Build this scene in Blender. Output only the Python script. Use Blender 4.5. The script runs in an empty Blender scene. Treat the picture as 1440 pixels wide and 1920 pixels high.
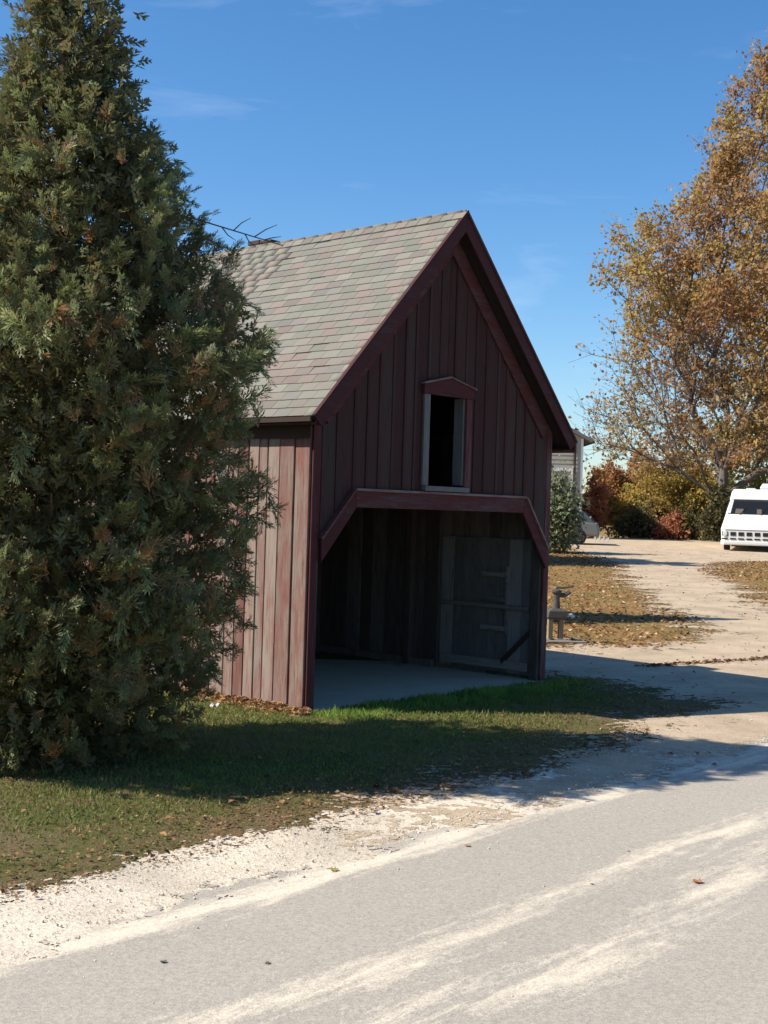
import bpy, math, random
import numpy as np
from mathutils import Matrix, Vector

# ------------------------------------------------------------------ camera, world, sun, exposure
scene = bpy.context.scene
COL = scene.collection
F, PITCH, ROLL, CAMH = 2453.0, -0.001, 0.031, 1.9
cam_data = bpy.data.cameras.new('camera')
cam_data.sensor_fit = 'HORIZONTAL'
cam_data.sensor_width = 36.0
cam_data.lens = 36.0 * F / 1440.0
cam_data.clip_start = 0.05
cam_data.clip_end = 5000.0
cam = bpy.data.objects.new('camera', cam_data)
COL.objects.link(cam)
cam.matrix_world = Matrix.Translation((0, 0, CAMH)) @ Matrix.Rotation(math.pi / 2 + PITCH, 4, 'X') @ Matrix.Rotation(ROLL, 4, 'Z')
scene.camera = cam

SUN_EL = math.radians(42.0)
SUN_H = Vector((-0.988, -0.15, 0)).normalized()          # horizontal direction towards the sun
SUN_DIR = Vector((SUN_H.x * math.cos(SUN_EL), SUN_H.y * math.cos(SUN_EL), math.sin(SUN_EL)))
SUN_ROT = math.atan2(SUN_H.x, SUN_H.y)

world = bpy.data.worlds.new('World')
scene.world = world
world.use_nodes = True
wn, wl = world.node_tree.nodes, world.node_tree.links
wn.clear()
wout = wn.new('ShaderNodeOutputWorld')
wbg = wn.new('ShaderNodeBackground')
wbg.inputs['Strength'].default_value = 0.098
sky = wn.new('ShaderNodeTexSky')
sky.sky_type = 'NISHITA'
sky.sun_disc = False
sky.sun_elevation = SUN_EL
sky.sun_rotation = SUN_ROT % (2 * math.pi)
sky.altitude = 300
sky.air_density = 1.0
sky.dust_density = 0.7
sky.ozone_density = 4.0
# thin streaks of high cloud all over the sky
wtc = wn.new('ShaderNodeTexCoord')
wmap = wn.new('ShaderNodeMapping')
wmap.inputs['Scale'].default_value = (3.0, 3.0, 14.0)
wmap.inputs['Rotation'].default_value = (0.12, 0.1, 0.3)
wno = wn.new('ShaderNodeTexNoise')
wno.inputs['Scale'].default_value = 1.6
wno.inputs['Detail'].default_value = 7
wno.inputs['Roughness'].default_value = 0.6
wno.inputs['Distortion'].default_value = 0.5
wr = wn.new('ShaderNodeValToRGB')
wr.color_ramp.elements[0].position = 0.60
wr.color_ramp.elements[0].color = (0, 0, 0, 1)
wr.color_ramp.elements[1].position = 0.85
wr.color_ramp.elements[1].color = (0.11, 0.11, 0.11, 1)
wmix = wn.new('ShaderNodeMixRGB')
wmix.inputs['Color2'].default_value = (9.0, 9.3, 9.8, 1)
whs = wn.new('ShaderNodeHueSaturation')
whs.inputs['Saturation'].default_value = 1.24
wl.new(wtc.outputs['Generated'], wmap.inputs['Vector'])
wl.new(wmap.outputs['Vector'], wno.inputs['Vector'])
wl.new(wno.outputs['Fac'], wr.inputs['Fac'])
wl.new(wr.outputs['Color'], wmix.inputs['Fac'])
wl.new(sky.outputs['Color'], whs.inputs['Color'])
wl.new(whs.outputs['Color'], wmix.inputs['Color1'])
wl.new(wmix.outputs['Color'], wbg.inputs['Color'])
wl.new(wbg.outputs['Background'], wout.inputs['Surface'])

sun_data = bpy.data.lights.new('sun', 'SUN')
sun_data.energy = 4.8
sun_data.angle = math.radians(0.53)
sun_data.color = (1.0, 0.92, 0.79)
sun = bpy.data.objects.new('sun', sun_data)
COL.objects.link(sun)
sun.rotation_euler = SUN_DIR.to_track_quat('Z', 'Y').to_euler()
sun.location = (-20, -5, 25)

scene.view_settings.view_transform = 'Standard'
scene.view_settings.look = 'None'
scene.view_settings.gamma = 1.0
scene.view_settings.exposure = 0.8
scene.view_settings.use_curve_mapping = False

# ------------------------------------------------------------------ helpers
rng = np.random.default_rng(7)
random.seed(7)


def tag(o, label=None, cat=None, group=None, kind=None):
    if label: o['label'] = label
    if cat: o['category'] = cat
    if group: o['group'] = group
    if kind: o['kind'] = kind
    return o


def empty(name, loc=(0, 0, 0), rz=0.0):
    o = bpy.data.objects.new(name, None)
    o.empty_display_size = 0.2
    COL.objects.link(o)
    o.location = loc
    o.rotation_euler = (0, 0, rz)
    return o


def link(name, me, parent=None):
    o = bpy.data.objects.new(name, me)
    COL.objects.link(o)
    if parent is not None:
        o.parent = parent
    return o


def np_mesh(name, verts, faces, mats, var=None, smooth=False, matidx=None, edge=None):
    """verts Nx3, faces MxK (uniform K)"""
    verts = np.asarray(verts, dtype=np.float32)
    faces = np.asarray(faces, dtype=np.int32)
    me = bpy.data.meshes.new(name)
    n, k = faces.shape
    me.vertices.add(len(verts))
    me.vertices.foreach_set('co', verts.ravel())
    me.loops.add(n * k)
    me.loops.foreach_set('vertex_index', faces.ravel())
    me.polygons.add(n)
    me.polygons.foreach_set('loop_start', np.arange(0, n * k, k, dtype=np.int32))
    me.polygons.foreach_set('loop_total', np.full(n, k, dtype=np.int32))
    if not isinstance(mats, (list, tuple)):
        mats = [mats]
    for m in mats:
        me.materials.append(m)
    if matidx is not None:
        me.polygons.foreach_set('material_index', np.asarray(matidx, dtype=np.int32))
    if smooth:
        me.polygons.foreach_set('use_smooth', np.ones(n, dtype=bool))
    for nm, arr in (('var', var), ('edge', edge)):
        if arr is not None:
            a = me.attributes.new(nm, 'FLOAT', 'POINT')
            a.data.foreach_set('value', np.asarray(arr, dtype=np.float32).ravel())
    me.update(calc_edges=True)
    me.validate()
    return me


class MB:
    """collects boxes, prisms and tubes of ONE part"""
    def __init__(s):
        s.v, s.f, s.m, s.cur = [], [], [], 0

    def add(s, vs, fs):
        b = len(s.v)
        s.v += [tuple(p) for p in vs]
        s.f += [tuple(i + b for i in f) for f in fs]
        s.m += [s.cur] * len(fs)
        return s

    def hexa(s, p):   # 8 points: bottom ring 0-3, top ring 4-7
        return s.add(p, [(3, 2, 1, 0), (4, 5, 6, 7), (0, 1, 5, 4), (1, 2, 6, 5), (2, 3, 7, 6), (3, 0, 4, 7)])

    def box(s, x0, x1, y0, y1, z0, z1):
        return s.hexa([(x0, y0, z0), (x1, y0, z0), (x1, y1, z0), (x0, y1, z0), (x0, y0, z1), (x1, y0, z1), (x1, y1, z1), (x0, y1, z1)])

    def extrude(s, ring0, ring1):
        n = len(ring0)
        fs = [tuple(range(n - 1, -1, -1)), tuple(range(n, 2 * n))]
        fs += [(i, (i + 1) % n, n + (i + 1) % n, n + i) for i in range(n)]
        return s.add(list(ring0) + list(ring1), fs)

    def loft(s, rings, cap=True, closed=True):
        n = len(rings[0])
        vs = [p for r in rings for p in r]
        fs = []
        for k in range(len(rings) - 1):
            for i in range(n if closed else n - 1):
                j = (i + 1) % n
                fs.append((k * n + i, k * n + j, (k + 1) * n + j, (k + 1) * n + i))
        if cap:
            fs.append(tuple(range(n - 1, -1, -1)))
            fs.append(tuple((len(rings) - 1) * n + i for i in range(n)))
        return s.add(vs, fs)

    def tube(s, pts, rad, n=6):
        rings = []
        for i, p in enumerate(pts):
            p = Vector(p)
            a = Vector(pts[max(i - 1, 0)]); b = Vector(pts[min(i + 1, len(pts) - 1)])
            d = (b - a).normalized()
            x = d.cross(Vector((0, 0, 1)) if abs(d.z) < .9 else Vector((1, 0, 0))).normalized()
            y = d.cross(x)
            r = rad[i] if isinstance(rad, (list, tuple)) else rad
            rings.append([p + (x * math.cos(t) + y * math.sin(t)) * r for t in [2 * math.pi * k / n for k in range(n)]])
        return s.loft(rings)

    def build(s, name, mats, parent=None, smooth=False, bevel=0.0):
        me = bpy.data.meshes.new(name)
        me.from_pydata(s.v, [], s.f)
        if not isinstance(mats, (list, tuple)):
            mats = [mats]
        for m in mats:
            me.materials.append(m)
        for p, i in zip(me.polygons, s.m):
            p.material_index = i
            p.use_smooth = smooth
        me.update()
        o = link(name, me, parent)
        if bevel:
            b = o.modifiers.new('bevel', 'BEVEL')
            b.width = bevel
            b.segments = 2
            b.limit_method = 'ANGLE'
        return o


def proj_uv(p):
    X, Y, Z = p[0], p[1], p[2] - CAMH
    c, s = math.cos(PITCH), math.sin(PITCH)
    d = Y * c + Z * s; v = -Y * s + Z * c
    x = F * X / d; y = -F * v / d
    return 720 + x * math.cos(ROLL) - y * math.sin(ROLL), 960 + x * math.sin(ROLL) + y * math.cos(ROLL)


def hz(x, y):
    """terrain height"""
    y = np.asarray(y, dtype=float); x = np.asarray(x, dtype=float)
    t = np.clip((y - 15.0) / 47.0, 0, 1)
    z = 0.9 * t ** 1.15
    z = z - np.clip((y - 64) * 0.012, 0, 0.9)
    return z


def ground_at(px, py):
    """where the line of sight through a photo pixel meets the terrain (used for surveying the site)"""
    a, b = px - 720, py - 960
    x = a * math.cos(ROLL) + b * math.sin(ROLL); up = -(-a * math.sin(ROLL) + b * math.cos(ROLL))
    d = Vector((x, F * math.cos(PITCH) - up * math.sin(PITCH), F * math.sin(PITCH) + up * math.cos(PITCH)))
    t = 0.0
    lo, hi = 1.0 / F, 62.0 / F
    for _ in range(50):
        m = (lo + hi) / 2
        p = d * m
        if CAMH + p.z > float(hz(p.x, p.y)): lo = m
        else: hi = m
    p = d * lo
    return (p.x, p.y)


def in_poly(x, y, poly):
    c = np.zeros(x.shape, bool)
    n = len(poly)
    for i in range(n):
        x0, y0 = poly[i]; x1, y1 = poly[(i + 1) % n]
        if y0 == y1: continue
        k = ((y0 > y) != (y1 > y)) & (x < (x1 - x0) * (y - y0) / (y1 - y0) + x0)
        c ^= k
    return c


def poly_sd(x, y, poly):
    """signed distance, positive inside"""
    d = np.full(x.shape, 1e9)
    n = len(poly)
    for i in range(n):
        x0, y0 = poly[i]; x1, y1 = poly[(i + 1) % n]
        ex, ey = x1 - x0, y1 - y0
        t = np.clip(((x - x0) * ex + (y - y0) * ey) / (ex * ex + ey * ey + 1e-12), 0, 1)
        d = np.minimum(d, np.hypot(x - x0 - t * ex, y - y0 - t * ey))
    return np.where(in_poly(x, y, poly), d, -d)


def smooth_noise(x, y, s, seed=0):
    """cheap value noise in numpy"""
    r = np.random.default_rng(seed).random((64, 64))
    u, v = x / s, y / s
    i, j = np.floor(u).astype(int), np.floor(v).astype(int)
    a, b = u - i, v - j
    a = a * a * (3 - 2 * a); b = b * b * (3 - 2 * b)
    g = lambda p, q: r[p % 64, q % 64]
    return (g(i, j) * (1 - a) + g(i + 1, j) * a) * (1 - b) + (g(i, j + 1) * (1 - a) + g(i + 1, j + 1) * a) * b


# ------------------------------------------------------------------ materials
class NT:
    def __init__(s, name):
        s.mat = bpy.data.materials.new(name)
        s.mat.use_nodes = True
        s.n, s.l = s.mat.node_tree.nodes, s.mat.node_tree.links
        s.n.clear()
        s.out = s.n.new('ShaderNodeOutputMaterial')
        s.bsdf = s.n.new('ShaderNodeBsdfPrincipled')
        s.l.new(s.bsdf.outputs[0], s.out.inputs['Surface'])
        s.tc = s.n.new('ShaderNodeTexCoord')

    def noise(s, scale, detail=4, rough=.55, vec='Object', stretch=None, dist=0.0, seed=None):
        t = s.n.new('ShaderNodeTexNoise')
        t.inputs['Scale'].default_value = scale
        t.inputs['Detail'].default_value = detail
        t.inputs['Roughness'].default_value = rough
        t.inputs['Distortion'].default_value = dist
        src = s.tc.outputs[vec] if isinstance(vec, str) else vec
        if stretch:
            m = s.n.new('ShaderNodeMapping')
            m.inputs['Scale'].default_value = stretch
            if seed: m.inputs['Location'].default_value = seed
            s.l.new(src, m.inputs['Vector']); src = m.outputs[0]
        s.l.new(src, t.inputs['Vector'])
        return t.outputs['Fac']

    def voronoi(s, scale, vec='Object', feature='F1', out='Distance'):
        t = s.n.new('ShaderNodeTexVoronoi')
        t.feature = feature
        t.inputs['Scale'].default_value = scale
        s.l.new(s.tc.outputs[vec] if isinstance(vec, str) else vec, t.inputs['Vector'])
        return t.outputs[out]

    def ramp(s, fac, stops, interp='LINEAR'):
        r = s.n.new('ShaderNodeValToRGB')
        r.color_ramp.interpolation = interp
        e = r.color_ramp.elements
        while len(e) > 2: e.remove(e[-1])
        while len(e) < len(stops): e.new(0.5)
        for k, (p, c) in enumerate(stops):
            e[k].position = p
            e[k].color = (c, c, c, 1) if isinstance(c, (int, float)) else (c[0], c[1], c[2], 1)
        s.l.new(fac, r.inputs[0])
        return r.outputs[0]

    def mix(s, fac, a, b, mode='MIX'):
        m = s.n.new('ShaderNodeMixRGB')
        m.blend_type = mode
        for sock, v in (('Fac', fac), ('Color1', a), ('Color2', b)):
            if isinstance(v, (int, float)): m.inputs[sock].default_value = v if sock == 'Fac' else (v, v, v, 1)
            elif isinstance(v, (tuple, list)): m.inputs[sock].default_value = (v[0], v[1], v[2], 1)
            else: s.l.new(v, m.inputs[sock])
        return m.outputs[0]

    def math(s, op, a, b=0.0, c=None):
        m = s.n.new('ShaderNodeMath')
        m.operation = op
        for i, v in enumerate((a, b) if c is None else (a, b, c)):
            if isinstance(v, (int, float)): m.inputs[i].default_value = v
            else: s.l.new(v, m.inputs[i])
        return m.outputs[0]

    def attr(s, name):
        a = s.n.new('ShaderNodeAttribute')
        a.attribute_name = name
        return a.outputs['Fac']

    def rand(s):
        return s.n.new('ShaderNodeObjectInfo').outputs['Random']

    def sep(s, vec='Object'):
        m = s.n.new('ShaderNodeSeparateXYZ')
        s.l.new(s.tc.outputs[vec] if isinstance(vec, str) else vec, m.inputs[0])
        return m.outputs

    def bump(s, h, strength=.4, dist=.01):
        b = s.n.new('ShaderNodeBump')
        b.inputs['Strength'].default_value = strength
        b.inputs['Distance'].default_value = dist
        s.l.new(h, b.inputs['Height'])
        s.l.new(b.outputs[0], s.bsdf.inputs['Normal'])

    def color(s, c):
        if isinstance(c, (tuple, list)): s.bsdf.inputs['Base Color'].default_value = (c[0], c[1], c[2], 1)
        else: s.l.new(c, s.bsdf.inputs['Base Color'])

    def rough(s, r, spec=.3):
        if isinstance(r, (int, float)): s.bsdf.inputs['Roughness'].default_value = r
        else: s.l.new(r, s.bsdf.inputs['Roughness'])
        s.bsdf.inputs['Specular IOR Level'].default_value = spec

    def ragged(s, amp=.12, scale=14):
        """the sheet frays out at its rim: cut away by noise against distance from the rim"""
        e = s.attr('edge')
        n1 = s.noise(scale, 5, .7)
        n2 = s.noise(scale * .13, 3, .6)
        k = s.math('ADD', s.math('MULTIPLY', s.math('SUBTRACT', n1, .5), amp * 2.4), s.math('MULTIPLY', s.math('SUBTRACT', n2, .5), amp * 2.4))
        a = s.math('GREATER_THAN', s.math('ADD', e, k), 0.0)
        t = s.n.new('ShaderNodeBsdfTransparent')
        m = s.n.new('ShaderNodeMixShader')
        s.l.new(a, m.inputs[0]); s.l.new(t.outputs[0], m.inputs[1]); s.l.new(s.bsdf.outputs[0], m.inputs[2])
        s.l.new(m.outputs[0], s.out.inputs['Surface'])


def mat_plain(name, col, rough=.6, spec=.3, metal=0.0, var=.12, scale=6):
    t = NT(name)
    n = t.noise(scale, 5, .6)
    c = t.mix(n, tuple(x * (1 - var) for x in col), tuple(min(1, x * (1 + var)) for x in col))
    t.color(c); t.rough(rough, spec)
    t.bsdf.inputs['Metallic'].default_value = metal
    return t.mat


def mat_wood(name, paint, bare, worn=.5, dark=.55, grain_dir='Z', bumpk=.5, contrast=1.0):
    """old painted board: paint worn off along the grain down to grey wood, cracks and dark weather streaks"""
    t = NT(name)
    geo = t.n.new('ShaderNodeNewGeometry')
    oi = t.n.new('ShaderNodeObjectInfo')
    off = t.n.new('ShaderNodeVectorMath'); off.operation = 'SCALE'
    comb = t.n.new('ShaderNodeCombineXYZ')
    for i in range(3): t.l.new(oi.outputs['Random'], comb.inputs[i])
    t.l.new(comb.outputs[0], off.inputs[0]); off.inputs['Scale'].default_value = 37.0
    add = t.n.new('ShaderNodeVectorMath'); add.operation = 'ADD'
    t.l.new(t.tc.outputs['Object'], add.inputs[0]); t.l.new(off.outputs[0], add.inputs[1])
    st = (1, 1, .05) if grain_dir == 'Z' else ((.05, 1, 1) if grain_dir == 'X' else (1, .05, 1))
    st2 = (1, 1, .22) if grain_dir == 'Z' else ((.22, 1, 1) if grain_dir == 'X' else (1, .22, 1))
    g1 = t.noise(70, 6, .65, vec=add.outputs[0], stretch=st)
    g2 = t.noise(9, 5, .65, vec=add.outputs[0], stretch=st2, dist=.4)
    g3 = t.noise(26, 4, .7, vec=add.outputs[0], stretch=st2)
    wear = t.math('ADD', t.math('MULTIPLY', g2, .6), t.math('MULTIPLY', g1, .4))
    wear = t.math('ADD', wear, t.math('MULTIPLY', t.math('SUBTRACT', oi.outputs['Random'], .5), .16))
    w = t.ramp(wear, [(max(0, .66 - worn * .32 - .06), 0.0), (min(1, .66 - worn * .32 + .10), 1.0)])
    pv = t.mix(g3, tuple(x * .62 for x in paint), tuple(x * 1.3 for x in paint))
    bv = t.mix(g1, tuple(x * dark for x in bare), tuple(x * 1.18 for x in bare))
    c = t.mix(w, pv, bv)
    crack = t.ramp(g1, [(.30, .25), (.40, 1.0)])
    c = t.mix(.8 * contrast, c, t.mix(1.0, c, crack, 'MULTIPLY'))
    br = t.math('ADD', t.math('MULTIPLY', oi.outputs['Random'], .45), .78)
    cb = t.n.new('ShaderNodeCombineXYZ')
    for i in range(3): t.l.new(br, cb.inputs[i])
    c = t.mix(1.0, c, cb.outputs[0], 'MULTIPLY')
    t.color(c); t.rough(.82, .2)
    t.bump(t.math('ADD', g1, t.math('MULTIPLY', g3, .4)), bumpk, .006)
    return t.mat


def mat_leaf(name, stops, trans=.35, rough=.55):
    t = NT(name)
    c = t.ramp(t.attr('var'), stops)
    t.color(c); t.rough(rough, .25)
    tr = t.n.new('ShaderNodeBsdfTranslucent')
    t.l.new(c, tr.inputs['Color'])
    m = t.n.new('ShaderNodeMixShader')
    m.inputs[0].default_value = trans
    t.l.new(t.bsdf.outputs[0], m.inputs[1]); t.l.new(tr.outputs[0], m.inputs[2])
    t.l.new(m.outputs[0], t.out.inputs['Surface'])
    return t.mat


def mat_bark(name, col):
    t = NT(name)
    n = t.noise(14, 6, .7, stretch=(1, 1, .3))
    t.color(t.mix(n, tuple(x * .5 for x in col), tuple(x * 1.4 for x in col)))
    t.rough(.9, .1); t.bump(n, .6, .02)
    return t.mat


M = {}
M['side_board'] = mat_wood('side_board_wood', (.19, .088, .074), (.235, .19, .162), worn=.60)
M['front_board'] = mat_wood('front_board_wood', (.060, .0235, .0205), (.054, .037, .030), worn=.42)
M['trim'] = mat_wood('red_trim_wood', (.092, .025, .025), (.10, .066, .06), worn=.34, grain_dir='X')
M['trim_v'] = mat_wood('red_trim_wood_upright', (.10, .028, .028), (.12, .08, .072), worn=.34)
M['rake'] = mat_wood('dark_red_rake_wood', (.07, .024, .025), (.08, .055, .05), worn=.3, grain_dir='X')
M['grey_wood'] = mat_wood('grey_bare_wood', (.12, .11, .105), (.16, .15, .14), worn=.6)
M['inner_board'] = mat_wood('inside_board_wood', (.10, .075, .06), (.16, .135, .115), worn=.5)
M['inner_rail'] = mat_wood('inside_rail_wood', (.17, .15, .125), (.23, .205, .175), worn=.6, grain_dir='Y')
M['door_grey'] = mat_wood('grey_door_wood', (.15, .14, .12), (.22, .205, .18), worn=.55)
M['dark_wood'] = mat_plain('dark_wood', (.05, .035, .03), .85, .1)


def mat_shingle(name, col):
    t = NT(name)
    n = t.noise(9, 4, .6, vec='Object'); f = t.noise(160, 3, .7)
    c = t.mix(n, tuple(x * .85 for x in col), tuple(x * 1.12 for x in col))
    c = t.mix(t.math('MULTIPLY', f, .5), c, t.mix(1.0, c, (.55, .55, .55), 'MULTIPLY'))
    b = t.math('ADD', t.math('MULTIPLY', t.rand(), .22), .89)
    cb = t.n.new('ShaderNodeCombineXYZ')
    for i in range(3): t.l.new(b, cb.inputs[i])
    t.color(t.mix(1.0, c, cb.outputs[0], 'MULTIPLY'))
    t.rough(.9, .15); t.bump(f, .3, .004)
    return t.mat


SH = [mat_shingle('shingle_%s' % n, c) for n, c in (
    ('sage', (.188, .187, .158)), ('sand', (.20, .183, .158)), ('rose', (.205, .168, .148)),
    ('grey', (.182, .176, .160)), ('pale', (.212, .203, .174)), ('dusk', (.184, .163, .148)))]


def mat_concrete():
    t = NT('concrete')
    n = t.noise(2.2, 6, .65); f = t.noise(60, 4, .7)
    c = t.ramp(n, [(.3, (.56, .42, .275)), (.7, (.68, .535, .37))])
    t.color(t.mix(.3, c, t.mix(f, (.1, .1, .1), (.5, .5, .48)), 'MIX'))
    t.rough(.85, .2); t.bump(f, .2, .004)
    return t.mat


M['concrete'] = mat_concrete()


def mat_ground():
    t = NT('lawn_soil')
    p = t.sep()
    n1 = t.noise(.9, 5, .6); n2 = t.noise(7, 6, .7); n3 = t.noise(45, 5, .75)
    green = t.mix(n3, (.04, .05, .016), (.14, .15, .045))
    brown = t.mix(n3, (.08, .052, .03), (.28, .19, .11))
    k = t.ramp(t.math('ADD', t.math('MULTIPLY', n1, .55), t.math('MULTIPLY', n2, .45)), [(.42, 0.0), (.60, 1.0)])
    near = t.mix(k, green, brown)
    # under the trees beyond the barn the lawn lies under a carpet of fallen leaves
    lg = t.mix(n3, (.08, .075, .025), (.24, .20, .075))
    lo = t.mix(n3, (.16, .07, .028), (.46, .25, .10))
    k2 = t.ramp(t.math('ADD', t.math('MULTIPLY', n1, .4), t.math('MULTIPLY', n2, .6)), [(.42, 0.0), (.60, 1.0)])
    far = t.mix(k2, lg, lo)
    yy = t.math('ADD', p[1], t.math('MULTIPLY', n1, 3.0))
    c = t.mix(t.ramp(t.math('MULTIPLY', yy, .02), [(.36, 0.0), (.42, 1.0)]), near, far)
    t.color(c); t.rough(.95, .1)
    t.bump(t.math('ADD', n3, n2), .8, .03)
    return t.mat


def mat_road():
    """grey chip-seal with pale dust and gravel drifted into streaks along the wheel tracks (local x runs along the road)"""
    t = NT('road_chipseal')
    p = t.sep()
    g = t.math('ADD', t.math('MULTIPLY', t.noise(150, 4, .8), .55), t.math('MULTIPLY', t.noise(52, 4, .75), .45)); g2 = t.noise(420, 2, .6); big = t.noise(.8, 4, .6, stretch=(.35, 1.2, 1))
    base = t.ramp(g, [(.34, (.22, .20, .17)), (.50, (.37, .335, .285)), (.67, (.53, .48, .405))])
    base = t.mix(t.math('MULTIPLY', big, .55), base, t.mix(1.0, base, (.70, .69, .68), 'MULTIPLY'))
    st = t.noise(2.4, 8, .66, stretch=(.26, 1.9, 1), dist=.8)
    st2 = t.noise(16, 6, .75, stretch=(.4, 1, 1))
    # how likely dust is to lie at this offset across the road
    y = t.math('ADD', p[1], t.math('MULTIPLY', t.math('SUBTRACT', t.noise(.35, 2, .5, stretch=(1, .2, 1)), .5), .5))
    def band(c, w):
        return t.math('MAXIMUM', t.math('SUBTRACT', 1.0, t.math('DIVIDE', t.math('ABSOLUTE', t.math('SUBTRACT', y, c)), w)), 0.0)
    b = t.math('ADD', t.math('MULTIPLY', band(4.58, .30), .74), t.math('ADD', t.math('MULTIPLY', band(3.52, .30), .64), t.math('MULTIPLY', band(2.98, .40), .64)))
    b = t.math('ADD', b, t.math('ADD', t.math('MULTIPLY', band(1.9, .8), .3), t.math('MULTIPLY', band(4.1, .3), .10)))
    d = t.math('ADD', t.math('MULTIPLY', st, .66), t.math('MULTIPLY', st2, .34))
    d = t.math('ADD', d, t.math('SUBTRACT', t.math('MULTIPLY', b, .40), .19))
    d = t.math('ADD', d, t.math('MULTIPLY', t.math('SUBTRACT', t.noise(75, 3, .7), .5), .18))
    k = t.ramp(d, [(.46, 0.0), (.62, 1.0)])
    dust = t.mix(t.ramp(g, [(.35, 0.0), (.62, 1.0)]), (.46, .40, .31), (.78, .69, .55))
    c = t.mix(t.math('MULTIPLY', k, .85), base, dust)
    spk = t.ramp(t.noise(300, 1, .5), [(.70, 0.0), (.74, 1.0)])
    c = t.mix(t.math('MULTIPLY', spk, .65), c, (.75, .71, .64))
    spd = t.ramp(t.noise(210, 1, .5, seed=(3, 8, 1), stretch=(1, 1, 1)), [(.24, 1.0), (.28, 0.0)])
    c = t.mix(t.math('MULTIPLY', spd, .7), c, (.09, .08, .07))
    t.color(c); t.rough(.92, .2)
    t.bump(t.math('ADD', g, t.math('MULTIPLY', k, .5)), .55, .008)
    t.ragged(.34, 6)
    return t.mat


def mat_gravel(name, lo, hi, amp, leaf=0.0):
    t = NT(name)
    v = t.voronoi(60); g = t.noise(110, 4, .8); b = t.noise(1.3, 5, .65); m = t.noise(11, 5, .7)
    c = t.mix(t.ramp(t.math('ADD', t.math('MULTIPLY', g, .6), t.math('MULTIPLY', t.noise(38, 4, .75), .4)), [(.36, 0.0), (.60, 1.0)]), lo, hi)
    c = t.mix(t.math('MULTIPLY', t.ramp(b, [(.4, 0.0), (.66, 1.0)]), .45), c, tuple(x * .62 for x in lo))
    spd = t.ramp(t.math('ADD', t.math('MULTIPLY', m, .5), t.math('MULTIPLY', t.noise(46, 3, .7), .5)), [(.33, 1.0), (.40, 0.0)])
    c = t.mix(t.math('MULTIPLY', spd, .55), c, (.16, .12, .085))
    if leaf:
        lf = t.ramp(t.noise(9, 6, .85, seed=(5, 2, 9), stretch=(1, 1, 1)), [(.58, 0.0), (.63, 1.0)])
        c = t.mix(t.math('MULTIPLY', lf, leaf), c, (.24, .13, .06))
    t.color(c); t.rough(.95, .15)
    t.bump(t.math('ADD', g, t.math('MULTIPLY', v, .5)), .5, .012)
    t.ragged(amp, 11)
    return t.mat


M['ground'] = mat_ground()
M['road'] = mat_road()
M['shoulder'] = mat_gravel('pale_limestone_gravel', (.36, .305, .235), (.80, .705, .57), .5)
M['driveway'] = mat_gravel('driveway_gravel', (.31, .24, .165), (.56, .45, .325), 1.4, .6)

# ------------------------------------------------------------------ the site: ground, road, shoulder, driveway
PHI = 0.826
U = Vector((math.cos(PHI), math.sin(PHI))); V = Vector((-U.y, U.x))
BX, BY, BW, BL = -0.689, 12.183, 3.80, 6.6
ROADA = math.radians(49.7)
RE = (math.cos(ROADA), math.sin(ROADA)); RN = (RE[1], -RE[0])       # along the road / across it towards the viewer


def road_q(x, y):
    return RN[0] * x + RN[1] * y


def barn_xy(a, b):
    return (BX + U.x * a + V.x * b, BY + U.y * a + V.y * b)


ys = np.concatenate([np.linspace(-60, 0, 10), np.linspace(2, 14, 25), np.linspace(15, 70, 56), np.linspace(75, 200, 20), np.array([300, 500, 900, 1600, 3000])])
xs = np.concatenate([-np.array([2000, 800, 300, 120, 70]), np.linspace(-45, 45, 61), np.array([70, 120, 300, 800, 2000])])
gx, gy = np.meshgrid(xs, ys)
gv = np.stack([gx.ravel(), gy.ravel(), hz(gx, gy).ravel()], 1)
nx = len(xs)
ii, jj = np.meshgrid(np.arange(len(ys) - 1), np.arange(nx - 1), indexing='ij')
q0 = (ii * nx + jj).ravel()
tag(link('ground', np_mesh('ground', gv, np.stack([q0, q0 + 1, q0 + nx + 1, q0 + nx], 1), M['ground'], smooth=True)), 'short autumn lawn and leaf strewn ground around the barn', kind='structure')


def strip(name, mat, q_from, q_to, p0, p1, dz, edges, label):
    """a long sheet in the road's own frame; local x along the road, local y = distance from the far-verge side"""
    P = np.linspace(p0, p1, 240); Q = np.linspace(q_from, q_to, 40)
    pp, qq = np.meshgrid(P, Q)
    # local frame: x = p, y = -q  -> world = RE*p + RN*q
    z = dz + 0.0 * pp
    v = np.stack([pp.ravel(), -qq.ravel(), z.ravel()], 1)
    n = len(P)
    a, b = np.meshgrid(np.arange(len(Q) - 1), np.arange(n - 1), indexing='ij')
    k = (a * n + b).ravel()
    e = np.minimum(qq - (q_from + edges), 9.0).ravel()
    me = np_mesh(name, v, np.stack([k, k + n, k + n + 1, k + 1], 1), mat, edge=e)
    o = link(name, me)
    o.rotation_euler = (0, 0, ROADA)
    tag(o, label, kind='structure')
    return o


strip('gravel_shoulder', M['shoulder'], -5.75, -4.2, -40, 14.5, .004, .33, 'pale gravel shoulder between the lawn and the road')
strip('road', M['road'], -4.95, 4.0, -60, 110, .009, .22, 'grey road with pale gravel dust along its wheel tracks')

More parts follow.
